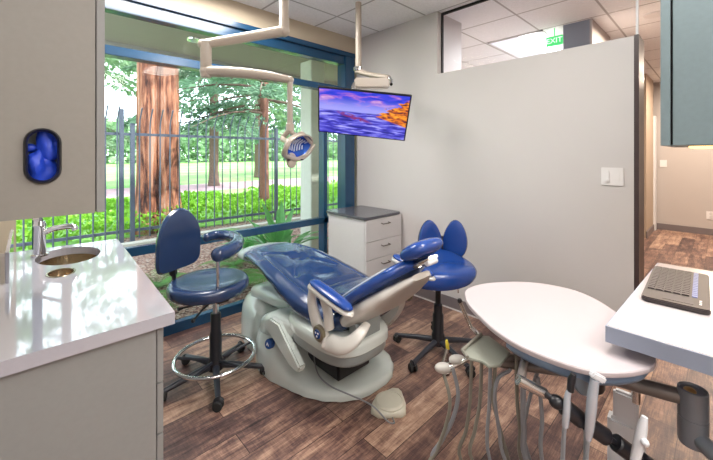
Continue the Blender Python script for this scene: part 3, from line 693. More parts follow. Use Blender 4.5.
arm = [(0.90, 2.45, 0.825), (0.975, 2.47, 0.825), (1.03, 2.39, 0.825), (1.03, 2.26, 0.825), (0.955, 2.11, 0.825), (0.87, 2.03, 0.822), (0.80, 2.0, 0.82)]
ar = MB().tube(arm, [0.030, 0.034, 0.037, 0.039, 0.041, 0.042, 0.041], 14, smooth=5).ball(arm[0], 0.030, 14).ball(arm[-1], 0.042, 14).build('torso_arm', 'navy_vinyl', t)
MB().tube([(0.80, 2.01, 0.79), (0.80, 2.01, 0.66), (0.805, 2.04, 0.545), (0.83, 2.12, 0.515)], 0.010, 10, smooth=3).build('arm_post', 'chrome', t)

# doctor stool by the partition
X2, Y2 = 2.106, 1.382
t = thing('doctor_stool', 'blue saddle stool with split back pads beside the partition', 'stool', (X2, Y2, 0))
star_base(t, X2, Y2, 182, 0.305, 0.085)
MB().lathe([(0.03, .05), (0.045, .06), (0.045, .13), (0.038, .14), (0.038, .27), (0.030, .285), (0.030, .34), (0.02, .35), (0.02, .47)], (X2, Y2, 0)).build('column', 'black_plastic', t)
MB().box(X2 - .07, X2 + .07, Y2 - .07, Y2 + .07, .47, .505).build('seat_mechanism', 'black_plastic', t, bevel=0.008)
MB().tube([(X2, Y2, .485), (X2 + .09, Y2 - .09, .46), (X2 + .10, Y2 - .10, .42)], 0.006, 8, smooth=3).build('lever', 'chrome', t)
VA = Vector((0.688, 0.725, 0)); VR = Vector((0.725, -0.688, 0))
ra = math.atan2(0.725, 0.688)
# seat: broad at the back, narrowing to a rounded front with a hollow at each thigh
def seat_shape(a):      # a=0 points to the back
    return 1.0 - 0.10 * max(0, -cos(a)) ** 1.0 + 0.06 * cos(2 * a) * -1
sc_ = Vector((X2, Y2, 0.575)) + VR * 0.005
mb = disc_seat(sc_, 0.24, 0.262, 0.095, seat_shape, dish=0.0, rot=ra + radians(12))
for i, v in enumerate(mb.v):
    q = v - sc_; b_ = q.dot(VA); r_ = q.dot(VR)
    if q.z > 0: mb.v[i].z += 0.05 * max(0, b_ / 0.22) ** 2 + 0.012 - 0.02 * (r_ / .24) ** 2
    mb.v[i].z -= 0.03 * max(0, -b_ / 0.22) ** 2
mb.build('seat', 'blue_vinyl', t)
for k in (-1, 1):
    c = Vector((X2, Y2, 0.742)) + VA * 0.215 + VR * (0.085 + 0.096 * k)
    nn = (-VA - VR * 0.30 * k - VR * .15).normalized()
    ol = []
    for j in range(36):
        a = 2 * pi * j / 36; u = 0.092 * cos(a) * (1.0 - 0.16 * sin(a)); v = 0.15 * sin(a)
        ol.append((u, v))
    p_ = pad(ol, c, nn, 0.045, up=(0.05 * k * .7, -.05 * k, 1)).build('backrest_pad', 'blue_vinyl', t)
    pad([(q[0] * .97, q[1] * .98) for q in ol], c - nn * 0.026, nn, 0.022).build('pad_shell', 'black_plastic', p_)
bb = Vector((X2, Y2, 0)) + VR * .085
MB().tube([bb + VA * .02 + Vector((0, 0, .49)), bb + VA * .24 + Vector((0, 0, .50)), bb + VA * .275 + Vector((0, 0, .58)), bb + VA * .25 + Vector((0, 0, .76))], 0.014, 8, smooth=4, flat=2.0).tube([bb + VA * .245 - VR * .09 + Vector((0, 0, .74)), bb + VA * .25 + Vector((0, 0, .745)), bb + VA * .245 + VR * .09 + Vector((0, 0, .74))], 0.012, 8).build('backrest_bracket', 'black_plastic', t)

# ============================================================ DENTAL CHAIR (foot end towards the window, head end towards the camera)
CX = 1.41
t = thing('dental_chair', 'reclined blue dental chair with pale molded base in the middle of the room', 'dental chair', (CX, 1.8, 0))
def interp(tab, y):
    tab = sorted(tab)
    if y <= tab[0][0]: return tab[0][1:]
    for a, b_ in zip(tab, tab[1:]):
        if y <= b_[0]:
            k = (y - a[0]) / (b_[0] - a[0]); k2 = k * k * (3 - 2 * k) * .5 + k * .5
            return [a[i] + (b_[i] - a[i]) * k2 for i in range(1, len(a))]
    return tab[-1][1:]
tab = [(2.78, .585, .09, .035), (2.755, .60, .14, .055), (2.70, .62, .175, .075), (2.6, .645, .20, .085), (2.4, .675, .235, .09), (2.2, .672, .262, .10), (2.0, .648, .285, .125), (1.85, .625, .30, .15),
       (1.7, .602, .305, .17), (1.55, .578, .285, .17), (1.45, .57, .27, .15), (1.38, .57, .24, .13), (1.34, .575, .18, .08)]
ys = [2.78, 2.77, 2.75, 2.73, 2.70, 2.66] + [2.62 - 0.015 * k for k in range(83)] + [1.37, 1.35, 1.34]
tufts = [(CX, 2.10, .030, .05), (CX, 1.80, .018, .05)]
R_ = []
for y in ys:
    zt, hw, th = interp(tab, y); ring = []
    for j in range(110):
        a = 2 * pi * j / 110
        e = 3.2
        u = math.copysign(abs(cos(a)) ** (2 / e), cos(a)); v = math.copysign(abs(sin(a)) ** (2 / e), sin(a))
        x = CX + hw * u * (1 - .10 * (v < 0) * abs(v)); z = zt - th / 2 + th / 2 * v
        if v > 0:
            z += 0.012 * (1 - u * u)
            # raised side bolsters and a long seam each side
            if y < 2.62: z -= 0.014 * math.exp(-((abs(x - CX) - hw * .70) / .008) ** 2)
            for (tx, ty, dp, sg) in tufts:
                z -= dp * math.exp(-(((x - tx) / (sg * 1.1)) ** 2 + ((y - ty) / sg) ** 2))
            # creases fanning out from the tuft
            for (x0, y0, x1, y1) in ((CX, 2.10, CX - .17, 1.86), (CX, 2.10, CX + .17, 1.86), (CX, 2.10, CX - .16, 2.30), (CX, 2.10, CX + .16, 2.30), (CX - .2, 1.66, CX + .2, 1.66), (CX - .17, 2.55, CX + .17, 2.55)):
                dx_, dy_ = x1 - x0, y1 - y0; L2 = dx_ * dx_ + dy_ * dy_; q = max(0, min(1, ((x - x0) * dx_ + (y - y0) * dy_) / L2))
                dd_ = sqrt((x - x0 - q * dx_) ** 2 + (y - y0 - q * dy_) ** 2)
                z -= 0.016 * math.exp(-(dd_ / .013) ** 2)
        ring.append(Vector((x, y, z)))
    R_.append(ring)
seat = MB().rings(R_).build('seat_cushion', 'chair_vinyl', t, ang=60)
# clear toe cover at the foot end
R2 = []
for y in [2.785, 2.775, 2.755, 2.72, 2.68, 2.62, 2.56, 2.50]:
    zt, hw, th = interp(tab, min(y, 2.78)); ring = []
    for j in range(30):
        a = 2 * pi * j / 30; u = math.copysign(abs(cos(a)) ** .625, cos(a)); v = math.copysign(abs(sin(a)) ** .625, sin(a))
        ring.append(Vector((CX + (hw + .004) * u, y, zt - th / 2 + (th / 2 + .005) * v + (.012 * (1 - u * u) if v > 0 else 0))))
    R2.append(ring)
lab(MB().rings(R2).build('toe_cover', 'toe_vinyl', t, ang=60), 'pale shiny toe cover at the foot end')
# lower back cushion (the curved lip rising into the backrest)
R3 = []
for k in range(15):
    q = k / 14; y = 1.60 - .40 * q; z = .585 + .02 * sin(pi * q) + .16 * q * q; hw = .19 + .05 * sin(pi * min(1, q * 1.6 + .2)) ; th = .05 if 0 < k < 14 else .02
    R3.append([Vector((CX + hw * math.copysign(abs(cos(a)) ** .7, cos(a)), y, z + th / 2 * math.copysign(abs(sin(a)) ** .8, sin(a)))) for a in [2 * pi * j / 30 for j in range(30)]])
MB().rings(R3).build('lumbar_cushion', 'chair_vinyl', t, ang=60)
# backrest frame: direction d up the slope, nrm towards the patient
d = Vector((0, -0.775, 0.632)); nr = Vector((0, 0.632, 0.775)); B0 = Vector((CX, 1.42, 0.565))
def back_ring(s_, hw, off, th, e=2.8, n=36):
    return [B0 + d * s_ + nr * (off + th / 2 * math.copysign(abs(sin(a)) ** (2 / e), sin(a))) + Vector((hw * math.copysign(abs(cos(a)) ** (2 / e), cos(a)), 0, 0)) for a in [2 * pi * j / n for j in range(n)]]
bt = [(0, .24, .05), (.03, .265, .07), (.12, .275, .078), (.24, .262, .078), (.34, .22, .075), (.41, .175, .07), (.455, .13, .06), (.48, .08, .035)]
bt2 = [(-.03, .16, .05), (.02, .235, .085), (.10, .255, .10), (.22, .24, .085), (.32, .20, .065), (.40, .14, .045), (.46, .07, .03)]
MB().rings([back_ring(s_, hw, .0, th) for s_, hw, th in [(s_, *interp(bt, s_)) for s_ in [.48 * k / 28 for k in range(29)]]]).build('backrest_cushion', 'blue_vinyl', t, ang=60)
MB().rings([back_ring(s_, hw, -.07, th, 3.2) for s_, hw, th in [(s_, *interp(bt2, s_)) for s_ in [-.03 + .49 * k / 28 for k in range(29)]]]).build('backrest_shell', 'chair_shell', t, ang=60)
for sx_ in (-1, 1):       # light piping along the edge of the back cushion
    MB().tube([B0 + d * s_ + nr * (.024) + Vector((sx_ * (interp(bt, s_)[0] + .000), 0, 0)) for s_ in [.03 + .03 * k for k in range(14)]], 0.0035, 6).build('backrest_piping', 'badge_white', t)
# headrest
hd = Vector((0, -0.88, 0.52)).normalized(); hn = Vector((0, 0.52, 0.88)).normalized(); H0 = Vector((CX, 1.085, 0.892))
def head_ring(s_, hw, th, off=0, e=2.6, n=32):
    return [H0 + hd * s_ + hn * (off + th / 2 * math.copysign(abs(sin(a)) ** (2 / e), sin(a))) + Vector((hw * math.copysign(abs(cos(a)) ** (2 / e), cos(a)), 0, 0)) for a in [2 * pi * j / n for j in range(n)]]
hr = MB().rings([head_ring(s_, hw, th) for s_, hw, th in ((-.01, .06, .02), (0, .085, .045), (.02, .105, .07), (.05, .118, .08), (.09, .120, .082), (.12, .112, .074), (.145, .095, .058), (.158, .07, .035), (.163, .04, .02))]).build('headrest', 'blue_vinyl', t, ang=60)
MB().rings([head_ring(s_, hw, th, -.055) for s_, hw, th in ((-.02, .03, .015), (.0, .045, .025), (.06, .05, .028), (.10, .05, .024), (.12, .04, .02))]).tube([H0 + hd * .02 - hn * .06, H0 - hd * .12 - hn * .07, B0 + d * .32 - nr * .05], 0.014, 10, smooth=3, flat=2.0).build('headrest_support', 'steel', hr)
MB().lathe([(0.012, -.04), (0.016, -.035), (0.016, .035), (0.012, .04)], H0 + hd * .10 - hn * .07, (1, 0, 0), 14).build('headrest_knob', 'white_plastic', hr)
# arms (near and far) with their banana brackets and round badges
for sx_ in (-1, 1):
    ax = CX + sx_ * 0.33
    L = Vector((ax, 1.475, .728)); E_ = Vector((ax, 1.175, .672)); dv = (E_ - L)
    def arm_ring(q, hw, th, off):
        c = L + dv * q + Vector((0, 0, off))
        return [c + Vector((hw * cos(a), 0, th / 2 * math.copysign(abs(sin(a)) ** .8, sin(a)))) for a in [2 * pi * j / 24 for j in range(24)]]
    ap = MB().rings([arm_ring(q, hw, th, .012) for q, hw, th in ((0, .012, .01), (.03, .026, .022), (.12, .033, .030), (.4, .036, .034), (.75, .034, .034), (.92, .027, .028), (1.0, .014, .012))]).build('armrest_pad', 'blue_vinyl', t, ang=60)
    MB().rings([arm_ring(q, hw, th, -.012) for q, hw, th in ((-.03, .016, .02), (.02, .034, .04), (.15, .038, .046), (.5, .040, .040), (.85, .035, .034), (.98, .025, .022), (1.03, .012, .01))]).build('armrest_shell', 'chair_shell', ap, ang=60)
    if sx_ < 0: MB().tube([(ax, 1.47, .70), (ax, 1.475, .62), (ax, 1.43, .53), (ax, 1.36, .475), (ax + -sx_ * .01, 1.27, .475), (ax - sx_ * .035, 1.22, .50), (ax - sx_ * .08, 1.20, .535), (ax - sx_ * .14, 1.21, .56)], [.026, .032, .040, .044, .040, .036, .030, .02], 16, smooth=6, flat=.62, up=(1e-3, 1, .2)).build('armrest_bracket', 'chair_shell', t, ang=60)
    MB().tube([(ax - sx_ * .01, 1.40, .685), (ax - sx_ * .02, 1.37, .60), (ax - sx_ * .02, 1.36, .52)], [.022, .026, .03], 12, smooth=4, flat=.7).build('armrest_strut', 'chair_shell', t)
    bd = MB().lathe([(0.001, .0), (0.036, .0), (0.040, -.004), (0.040, -.02)], (ax + sx_ * .034, 1.385, .505), (sx_, 0, 0), 28).build('badge', 'badge_gold', t)
    MB().lathe([(0.001, .003), (0.022, .003), (0.024, -.001)], (ax + sx_ * .034, 1.385, .505), (sx_, 0, 0), 24).build('badge_emblem', 'badge_blue', bd)
    em = MB()
    for k in range(3):
        em.ball((ax + sx_ * .038, 1.385 + .011 * cos(k * 2.1 + .5), .505 + .011 * sin(k * 2.1 + .5)), (.002, .006, .006), 8)
    em.build('emblem_mark', 'badge_white', bd)
# seat shell under the cushion
MB().rings([[Vector((CX + hw * math.copysign(abs(cos(a)) ** .6, cos(a)), y, zc + th / 2 * math.copysign(abs(sin(a)) ** .7, sin(a)))) for a in [2 * pi * j / 28 for j in range(28)]]
            for y, hw, zc, th in ((1.95, .12, .51, .05), (1.92, .18, .50, .07), (1.75, .17, .48, .08), (1.6, .16, .48, .08), (1.5, .15, .49, .07), (1.42, .12, .50, .05), (1.40, .08, .505, .03))]).build('seat_shell', 'chair_shell', t, ang=60)
# lift carriage: broad rounded plate plus darker skirt
def cplan(k, sx=1.0):
    pts = []
    for a in [2 * pi * j / 48 for j in range(48)]:
        u = math.copysign(abs(cos(a)) ** .62, cos(a)); v = math.copysign(abs(sin(a)) ** .62, sin(a))
        pts.append((CX - .10 + .215 * k * u * sx, 1.55 + .30 * k * v))
    return pts
MB().rings([[Vector((p[0], p[1], z)) for p in cplan(k)] for k, z in ((.84, .456), (.95, .445), (.99, .432), (1.0, .42), (1.0, .385), (.985, .379))]).build('lift_cover', 'base_shell', t, ang=30)
MB().rings([[Vector((p[0], p[1], z)) for p in cplan(k)] for k, z in ((.965, .380), (.955, .335), (.93, .322), (.80, .315))]).build('lift_skirt', 'carriage_shell', t, ang=60)
MB().box(1.22, 1.40, 1.27, 1.36, .43, .57).build('recline_post', 'carriage_shell', t, bevel=.02)
MB().box(CX - .13, CX + .13, 1.50, 1.80, .10, .30).build('lift_mechanism', 'black_plastic', t, bevel=.01)
# base: low pod on the floor, sweeping up into a hump at the foot end
def base_ring(y, x0, x1, h, n=30):
    ring = []
    for j in range(n + 1):
        a = pi * j / n; u = math.copysign(abs(cos(a)) ** .55, cos(a)); v = abs(sin(a)) ** .55
        ring.append(Vector(((x0 + x1) / 2 + (x1 - x0) / 2 * u, y, .006 + h * v)))
    return ring
bs = [(1.40, 1.44, 1.58, .02), (1.42, 1.36, 1.66, .045), (1.48, 1.27, 1.74, .06), (1.56, 1.20, 1.79, .068), (1.66, 1.15, 1.81, .08), (1.76, 1.12, 1.79, .12), (1.84, 1.10, 1.74, .17), (1.92, 1.08, 1.68, .235),
      (1.99, 1.08, 1.62, .29), (2.06, 1.08, 1.58, .325), (2.13, 1.10, 1.54, .315), (2.18, 1.13, 1.50, .26), (2.215, 1.17, 1.46, .17), (2.235, 1.22, 1.42, .06)]
bsx = sorted(bs)
R_ = []
for k in range(45):
    y = 1.40 + (2.235 - 1.40) * k / 44; x0, x1, h = interp(bsx, y); R_.append(base_ring(y, x0, x1, h))
bo = MB().rings(R_).build('base', 'base_shell', t, ang=60)
# link arm cover climbing from the base hump to the seat
MB().rings([[Vector((1.20 + w_ * math.copysign(abs(cos(a)) ** .6, cos(a)), y, z + h_ * math.copysign(abs(sin(a)) ** .6, sin(a)))) for a in [2 * pi * j / 24 for j in range(24)]]
            for y, z, w_, h_ in ((2.10, .26, .07, .03), (2.07, .28, .10, .07), (1.98, .315, .11, .08), (1.86, .345, .11, .075), (1.74, .37, .10, .06), (1.66, .385, .08, .04))]).build('link_cover', 'base_shell', t, ang=60)
MB().prism_x([(2.0, .335), (1.90, .40), (1.80, .40), (1.58, .235), (1.60, .195), (1.68, .20), (1.84, .27)], 1.072, 1.12).build('side_flange', 'base_shell', t, bevel=.01)
bd = MB().lathe([(0.001, .0), (0.026, .0), (0.029, -.004), (0.029, -.03)], (1.070, 1.915, .235), (-1, -.3, .25), 26).build('badge', 'badge_blue', t)
MB().tube([(1.066, 1.927, .225), (1.064, 1.914, .245), (1.066, 1.903, .228)], 0.003, 6).build('emblem_mark', 'badge_white', bd)
# foot end pod
MB().rings([[Vector((xc + w_ * math.copysign(abs(cos(a)) ** .6, cos(a)), y, .006 + h_ * abs(sin(a)) ** .5)) for a in [pi * j / 22 for j in range(23)]]
            for y, xc, w_, h_ in ((2.24, 1.30, .10, .24), (2.27, 1.31, .16, .33), (2.35, 1.33, .18, .36), (2.48, 1.35, .175, .345), (2.58, 1.37, .16, .31), (2.65, 1.38, .13, .22), (2.68, 1.385, .08, .10))]).build('foot_pod', 'base_shell', t, ang=60)
MB().rings([[Vector((1.33 + w_ * math.copysign(abs(cos(a)) ** .6, cos(a)), y, z + h_ * math.copysign(abs(sin(a)) ** .6, sin(a)))) for a in [2 * pi * j / 22 for j in range(22)]]
            for y, z, w_, h_ in ((2.50, .34, .07, .03), (2.44, .36, .11, .05), (2.30, .385, .12, .055), (2.1, .40, .12, .055), (1.95, .41, .10, .04))]).build('legrest_link', 'base_shell', t, ang=60)
# far side bracket with open loop, reaching from the base to the far armrest
lp = [(1.97, .06), (1.76, .11), (1.60, .20), (1.50, .30), (1.44, .40), (1.425, .50), (1.45, .56), (1.50, .56), (1.56, .50), (1.66, .40), (1.80, .30), (1.97, .20)]
hl = [(1.68, .355), (1.60, .43), (1.54, .475), (1.52, .44), (1.54, .39), (1.62, .32)]
def xplate(u, v, dd_): return Vector((dd_, u, v))
lpp = [(p.x, p.y) for p in catmull([(a, b_, 0) for a, b_ in lp], 5, True)]; hll = [(p.x, p.y) for p in catmull([(a, b_, 0) for a, b_ in hl], 5, True)]
fb = holed(lpp, [hll], 1.74, 1.80, xplate, 'side_bracket', 'chair_shell', t)
MB().tube([(1.7, 1.75, .08), (1.77, 1.85, .09), (1.77, 1.95, .12)], .05, 10, smooth=3).build('side_bracket_foot', 'base_shell', t)

# foot control with its cable
t = thing('foot_pedal', 'cream foot control on the floor in front of the dental chair base', 'foot pedal', (1.46, 1.26, 0))
pp = [(1.345, 1.25), (1.34, 1.30), (1.385, 1.335), (1.43, 1.352), (1.50, 1.352), (1.565, 1.335), (1.585, 1.31), (1.58, 1.285), (1.52, 1.205), (1.47, 1.165), (1.44, 1.165), (1.36, 1.235)]
pc = Vector((1.455, 1.27, 0))
MB().rings([[Vector((pc.x + (p[0] - pc.x) * k, pc.y + (p[1] - pc.y) * k, z)) for p in pp] for k, z in ((.98, .001), (1.0, .006), (1.0, .02), (.95, .026), (.90, .03))]).build('base', 'pedal_cream', t, ang=50)
MB().lathe([(0.082, .028), (0.080, .036), (0.070, .042), (0.068, .039), (0.03, .040), (0.001, .041)], (1.455, 1.268, 0), n=32).build('disc', 'pedal_cream', t)
cb = MB().tube([(1.27, 1.72, .20), (1.24, 1.66, .14), (1.22, 1.585, .118), (1.235, 1.50, .098), (1.28, 1.40, .083), (1.32, 1.27, .073), (1.35, 1.19, .02), (1.38, 1.17, .006), (1.40, 1.20, .006)], 0.004, 8, smooth=6).build('cable', 'hose_grey', None)
tag(cb, 'thin grey cable running over the chair base down to the foot control', 'cable')

# ============================================================ monitor and ceiling mount
t = thing('monitor', 'flat screen showing a purple sea and orange cliff, hung near the corner', 'monitor', (1.80, 1.83, 1.69))
r1 = Vector((.675, -.73, -.11)).normalized(); up_ = Vector((-.298, -.491, .818)); up_ = (up_ - r1 * up_.dot(r1)).normalized(); nn = r1.cross(up_)
TC = Vector((1.8237, 1.8537, 1.6936)) * (2.55 / 2.6) + Vector((0, 0, 1.4)) * (1 - 2.55 / 2.6)
Rm = Matrix((r1, up_, nn)).transposed()
w_, h_ = .668, .376
MB().obox(TC - nn * .012, (w_, h_, .02), Rm).build('housing', 'black_plastic', t, bevel=.003)
MB().obox(TC - nn * .03, (w_ * .6, h_ * .6, .03), Rm).build('rear_cover', 'black_plastic', t, bevel=.006)
me = bpy.data.meshes.new('screen'); a, b_ = w_ / 2 - .010, h_ / 2 - .010
vv = [TC + nn * -.0008 + r1 * x + up_ * y for x, y in ((-a, -b_), (a, -b_), (a, b_), (-a, b_))]
me.from_pydata([v - Vector(t.location) for v in vv], [], [(0, 1, 2, 3)]); uvl = me.uv_layers.new(name='UVMap')
for i, q in enumerate(((0, 0), (1, 0), (1, 1), (0, 1))): uvl.data[i].uv = q
me.materials.append(M['screen_picture']); so_ = bpy.data.objects.new('screen', me); C.objects.link(so_); so_.parent = t
t = thing('monitor_mount', 'white ceiling pole with folding arms carrying the monitor', 'monitor mount', (2.13, 2.22, CH))
MB().lathe([(0.001, CH), (0.027, CH), (0.027, 2.17), (0.033, 2.165), (0.033, 2.12), (0.001, 2.12)], (2.13, 2.22, 0), n=20).build('pole', 'lamp_shell', t)
MB().lathe([(0.04, 2.135), (0.044, 2.14), (0.044, 2.165), (0.04, 2.17)], (2.13, 2.22, 0), n=20).build('collar', 'chrome', t)
MB().tube([(2.13, 2.22, 2.13), (2.16, 2.08, 2.08), (2.17, 1.90, 2.03)], 0.024, 10, flat=1.3).build('upper_arm', 'lamp_shell', t)
MB().tube([(2.17, 1.92, 2.05), (2.16, 1.86, 2.0), (2.12, 1.83, 1.96)], 0.014, 10, smooth=4).build('elbow', 'chrome', t)
MB().obox((2.0, 1.93, 1.965), (.28, .05, .085), Matrix(((.74, .67, 0), (-.67, .74, 0), (0, 0, 1))).to_3x3()).build('lower_arm', 'lamp_shell', t, bevel=.012)
MB().tube([(1.90, 2.02, 1.96), (1.85, 1.98, 1.90), TC - nn * .06 + up_ * .05], 0.02, 10, smooth=4).obox(TC - nn * .052, (.12, .12, .012), Rm).build('tilt_bracket', 'chrome', t)

# ============================================================ dental light
t = thing('dental_light', 'ivory ceiling arm with blue lensed examination light above the chair', 'dental light', (1.235, 2.0, CH))
MB().lathe([(0.001, CH), (0.09, CH), (0.09, CH - .02), (0.03, CH - .04), (0.03, 2.31), (0.033, 2.305), (0.033, 2.20), (0.001, 2.195)], (1.235, 2.0, 0), n=24).build('ceiling_post', 'lamp_shell', t)
j1 = Vector((1.235, 2.0, 2.215)); j2 = Vector((.808, 2.266, 2.095)); j3 = Vector((.822, 2.253, 1.925)); j4 = Vector((1.236, 1.929, 1.88))
MB().ball(j1, .038, 16).tube([j1, j1.lerp(j2, .5), j2], [.034, .032, .030], 14).ball(j2, .033, 14).build('upper_arm', 'lamp_shell', t, ang=50)
MB().lathe([(0.001, 2.12), (0.034, 2.11), (0.034, 1.90), (0.03, 1.885), (0.001, 1.88)], (j3.x, j3.y, 0), n=22).build('joint', 'lamp_shell', t)
MB().ball(j3, .038, 16).tube([j3, j3.lerp(j4, .33) + Vector((0, 0, .012)), j3.lerp(j4, .7) + Vector((0, 0, .012)), j4], [.036, .035, .031, .024], 14, smooth=5).ball(j4, .026, 12).build('lower_arm', 'lamp_shell', t, ang=50)
MB().lathe([(0.019, 1.89), (0.019, 1.60), (0.026, 1.595), (0.026, 1.55), (0.001, 1.545)], (j4.x, j4.y, 0), n=18).build('drop_tube', 'lamp_shell', t)
hc = Vector((1.262, 1.90, 1.44)) + VR * .022 + Vector((0, 0, .01)); R3_ = VR; 
# head: tilted reflector bowl facing down to the chair, in a cradle
hax = (Vector((0.10, -0.70, -0.55)) + VR * .35).normalized()
hu = (Vector((0, 0, 1)) - hax * hax.z).normalized(); hv = hu.cross(hax)
def head_r(r1_, r2_, off): return [hc + hax * off + hv * (r1_ * cos(a)) + hu * (r2_ * sin(a)) for a in [2 * pi * k / 28 for k in range(28)]]
hd_ = MB().rings([head_r(.02, .015, -.075), head_r(.07, .05, -.065), head_r(.12, .08, -.03), head_r(.132, .090, 0), head_r(.136, .092, .01), head_r(.124, .084, .012), head_r(.118, .078, 0.0)], cap=False).build('lamp_head', 'lamp_shell', t)
rf = MB().rings([head_r(.118, .078, .004), head_r(.10, .065, -.02), head_r(.06, .04, -.036), head_r(.01, .006, -.04)], cap=False)
rf.build('reflector', 'reflector_blue', hd_)
st_ = MB()
for k in range(-3, 4):
    st_.tube([hc + hax * (-.012 - .010 * (1 - abs(k) / 3)) + hv * (.026 * k + .012) + hu * .045 * (1 - .12 * abs(k)), hc + hax * (-.035) + hv * (.027 * k), hc + hax * (-.014) + hv * (.026 * k - .012) - hu * .045 * (1 - .12 * abs(k))], .0045, 6, smooth=3)
st_.build('reflector_facets', 'badge_white', hd_)
MB().tube([(j4.x, j4.y, 1.56), (j4.x - .03, j4.y + .04, 1.50), hc - hv * .13 + hu * .02, hc - hv * .12 - hu * .06, hc - hu * .09 + hax * .01, hc + hv * .10 - hu * .085, hc + hv * .155 - hu * .045, hc + hv * .175 + hu * .02], [.018, .018, .016, .016, .017, .014, .009, .005], 10, smooth=5).build('cradle', 'lamp_shell', t)
MB().tube([(j4.x, j4.y, 1.55), (j4.x + .03, j4.y - .03, 1.52), hc + hu * .085 - hax * .02, hc + hv * .11 + hu * .03], [.016, .014, .012, .012], 8, smooth=4).build('cradle_arm', 'lamp_shell', t)
MB().lathe([(0.03, .0), (0.05, .006), (0.05, .016), (0.03, .022)], hc - hv * .03 - hu * .105, (hax + hu * .6), 20).build('sensor_disc', 'lamp_shell', t)
for k in (-.08, .06):
    MB().ball(hc + hv * k - hu * .088 + hax * .022, (.016, .008, .006), 10).build('button', 'black_plastic', t)

# ============================================================ delivery unit
t = thing('delivery_unit', 'round white instrument table on a jointed dark arm, with hoses hanging below', 'instrument table', (1.39, 0.06, 0))
op = [(1.36, .752), (1.43, .750), (1.50, .725), (1.565, .683), (1.62, .635), (1.665, .575), (1.69, .50), (1.688, .425), (1.65, .35), (1.575, .275), (1.48, .205), (1.37, .150), (1.27, .128), (1.20, .150), (1.135, .195), (1.095, .25), (1.08, .32), (1.083, .42), (1.115, .505), (1.16, .575), (1.235, .67), (1.295, .72)]
opp = [(p.x, p.y) for p in catmull([(a, b_, 0) for a, b_ in op], 3, True)]
oc = Vector((1.39, .44, 0))
def oring(k, z): return [Vector((oc.x + (p[0] - oc.x) * k, oc.y + (p[1] - oc.y) * k, z)) for p in opp]
MB().rings([oring(.99, .802), oring(1.003, .805), oring(1.008, .811), oring(1.006, .817), oring(.998, .820)]).build('table_top', 'tray_top', t, ang=24)
bl = [p for p in opp if p[1] < .50 ] 
bl = [(oc.x + (p[0] - oc.x) * .955, oc.y + (p[1] - oc.y) * .955) for p in bl]
bcx, bcy = sum(p[0] for p in bl) / len(bl), sum(p[1] for p in bl) / len(bl)
MB().rings([[Vector((bcx + (p[0] - bcx) * k, bcy + (p[1] - bcy) * k, z)) for p in bl] for k, z in ((.88, .764), (.95, .767), (1, .782), (1, .80))]).build('table_body', 'unit_slate', t, ang=50)
vt = MB()
for k in range(5): vt.obox((1.118 + .0125 * k, .232 - .006 * k, .790), (.004, .003, .009))
vt.build('vent_slots', 'gap_dark', t, smooth=False)
# dark arms
MB().tube([(1.19, .555, .672), (1.276, .471, .655), (1.345, .395, .645), (1.37, .34, .655)], .018, 16, smooth=3).build('lower_arm', 'bronze_tube', t)
MB().lathe([(.034, .62), (.038, .63), (.038, .70), (.034, .745)], (1.365, .30, 0), n=26).build('pivot', 'black_plastic', t)
MB().tube([(1.365, .29, .676), (1.383, .176, .680), (1.392, .075, .690)], .022, 16).build('upper_arm', 'bronze_tube', t)
MB().lathe([(.052, .29), (.055, .30), (.055, .32), (.052, .33)], (1.365, -.075, .683), (0.0, 1, 0), 18).build('arm_collar', 'steel', t) if False else None
MB().lathe([(.031, .565), (.034, .575), (.034, .642), (.032, .643), (.032, .646), (.034, .647), (.034, .722), (.031, .725), (.028, .718), (.001, .718)], (1.392, .058, 0), n=30).build('post', 'post_grey', t)
MB().ball((1.385, .064, .718), (.015, .015, .009), 14).build('post_cap', 'brass', t)
MB().tube([(1.392, .058, .60), (1.38, .045, .595), (1.35, .01, .585), (1.32, -.07, .565), (1.31, -.30, .53), (1.31, -.86, .52)], .022, 16, smooth=4).build('mounting_arm', 'post_grey', t)
_n0 = set(t.children)
# slim silver and black bar of instrument holders
bar = [Vector(q) for q in ((1.172, .349, .655), (1.20, .322, .627), (1.235, .290, .592), (1.274, .253, .556), (1.315, .213, .517), (1.36, .171, .481))]
MB().tube([(1.13, .431, .693), (1.183, .378, .655)], .0145, 14).build('holder_sleeve', 'steel', t)
MB().tube([(1.135, .428, .690), (1.30, .47, .685)], .011, 10).build('holder_sleeve_link', 'bronze_tube', t)
MB().tube([(1.178, .383, .66), bar[0]] + bar[1:], .009, 10).build('holder_bar', 'black_plastic', t)
MB().ball(bar[0] + Vector((.004, -.004, -.004)), (.020, .020, .018), 14).build('holder_joint', 'black_plastic', t)
def seg(a, b_, r=.0225):
    a = Vector(a); b_ = Vector(b_); return MB().tube([a, a.lerp(b_, .06), a.lerp(b_, .94), b_], [r * .85, r, r, r * .85], 18)
for a, b_ in (((1.190, .332, .640), (1.226, .298, .601)), ((1.238, .287, .590), (1.276, .250, .554)), ((1.294, .234, .540), (1.330, .199, .503)), ((1.345, .184, .490), (1.375, .155, .462))):
    s0 = seg(a, b_).build('holder_clamp', 'black_plastic', t)
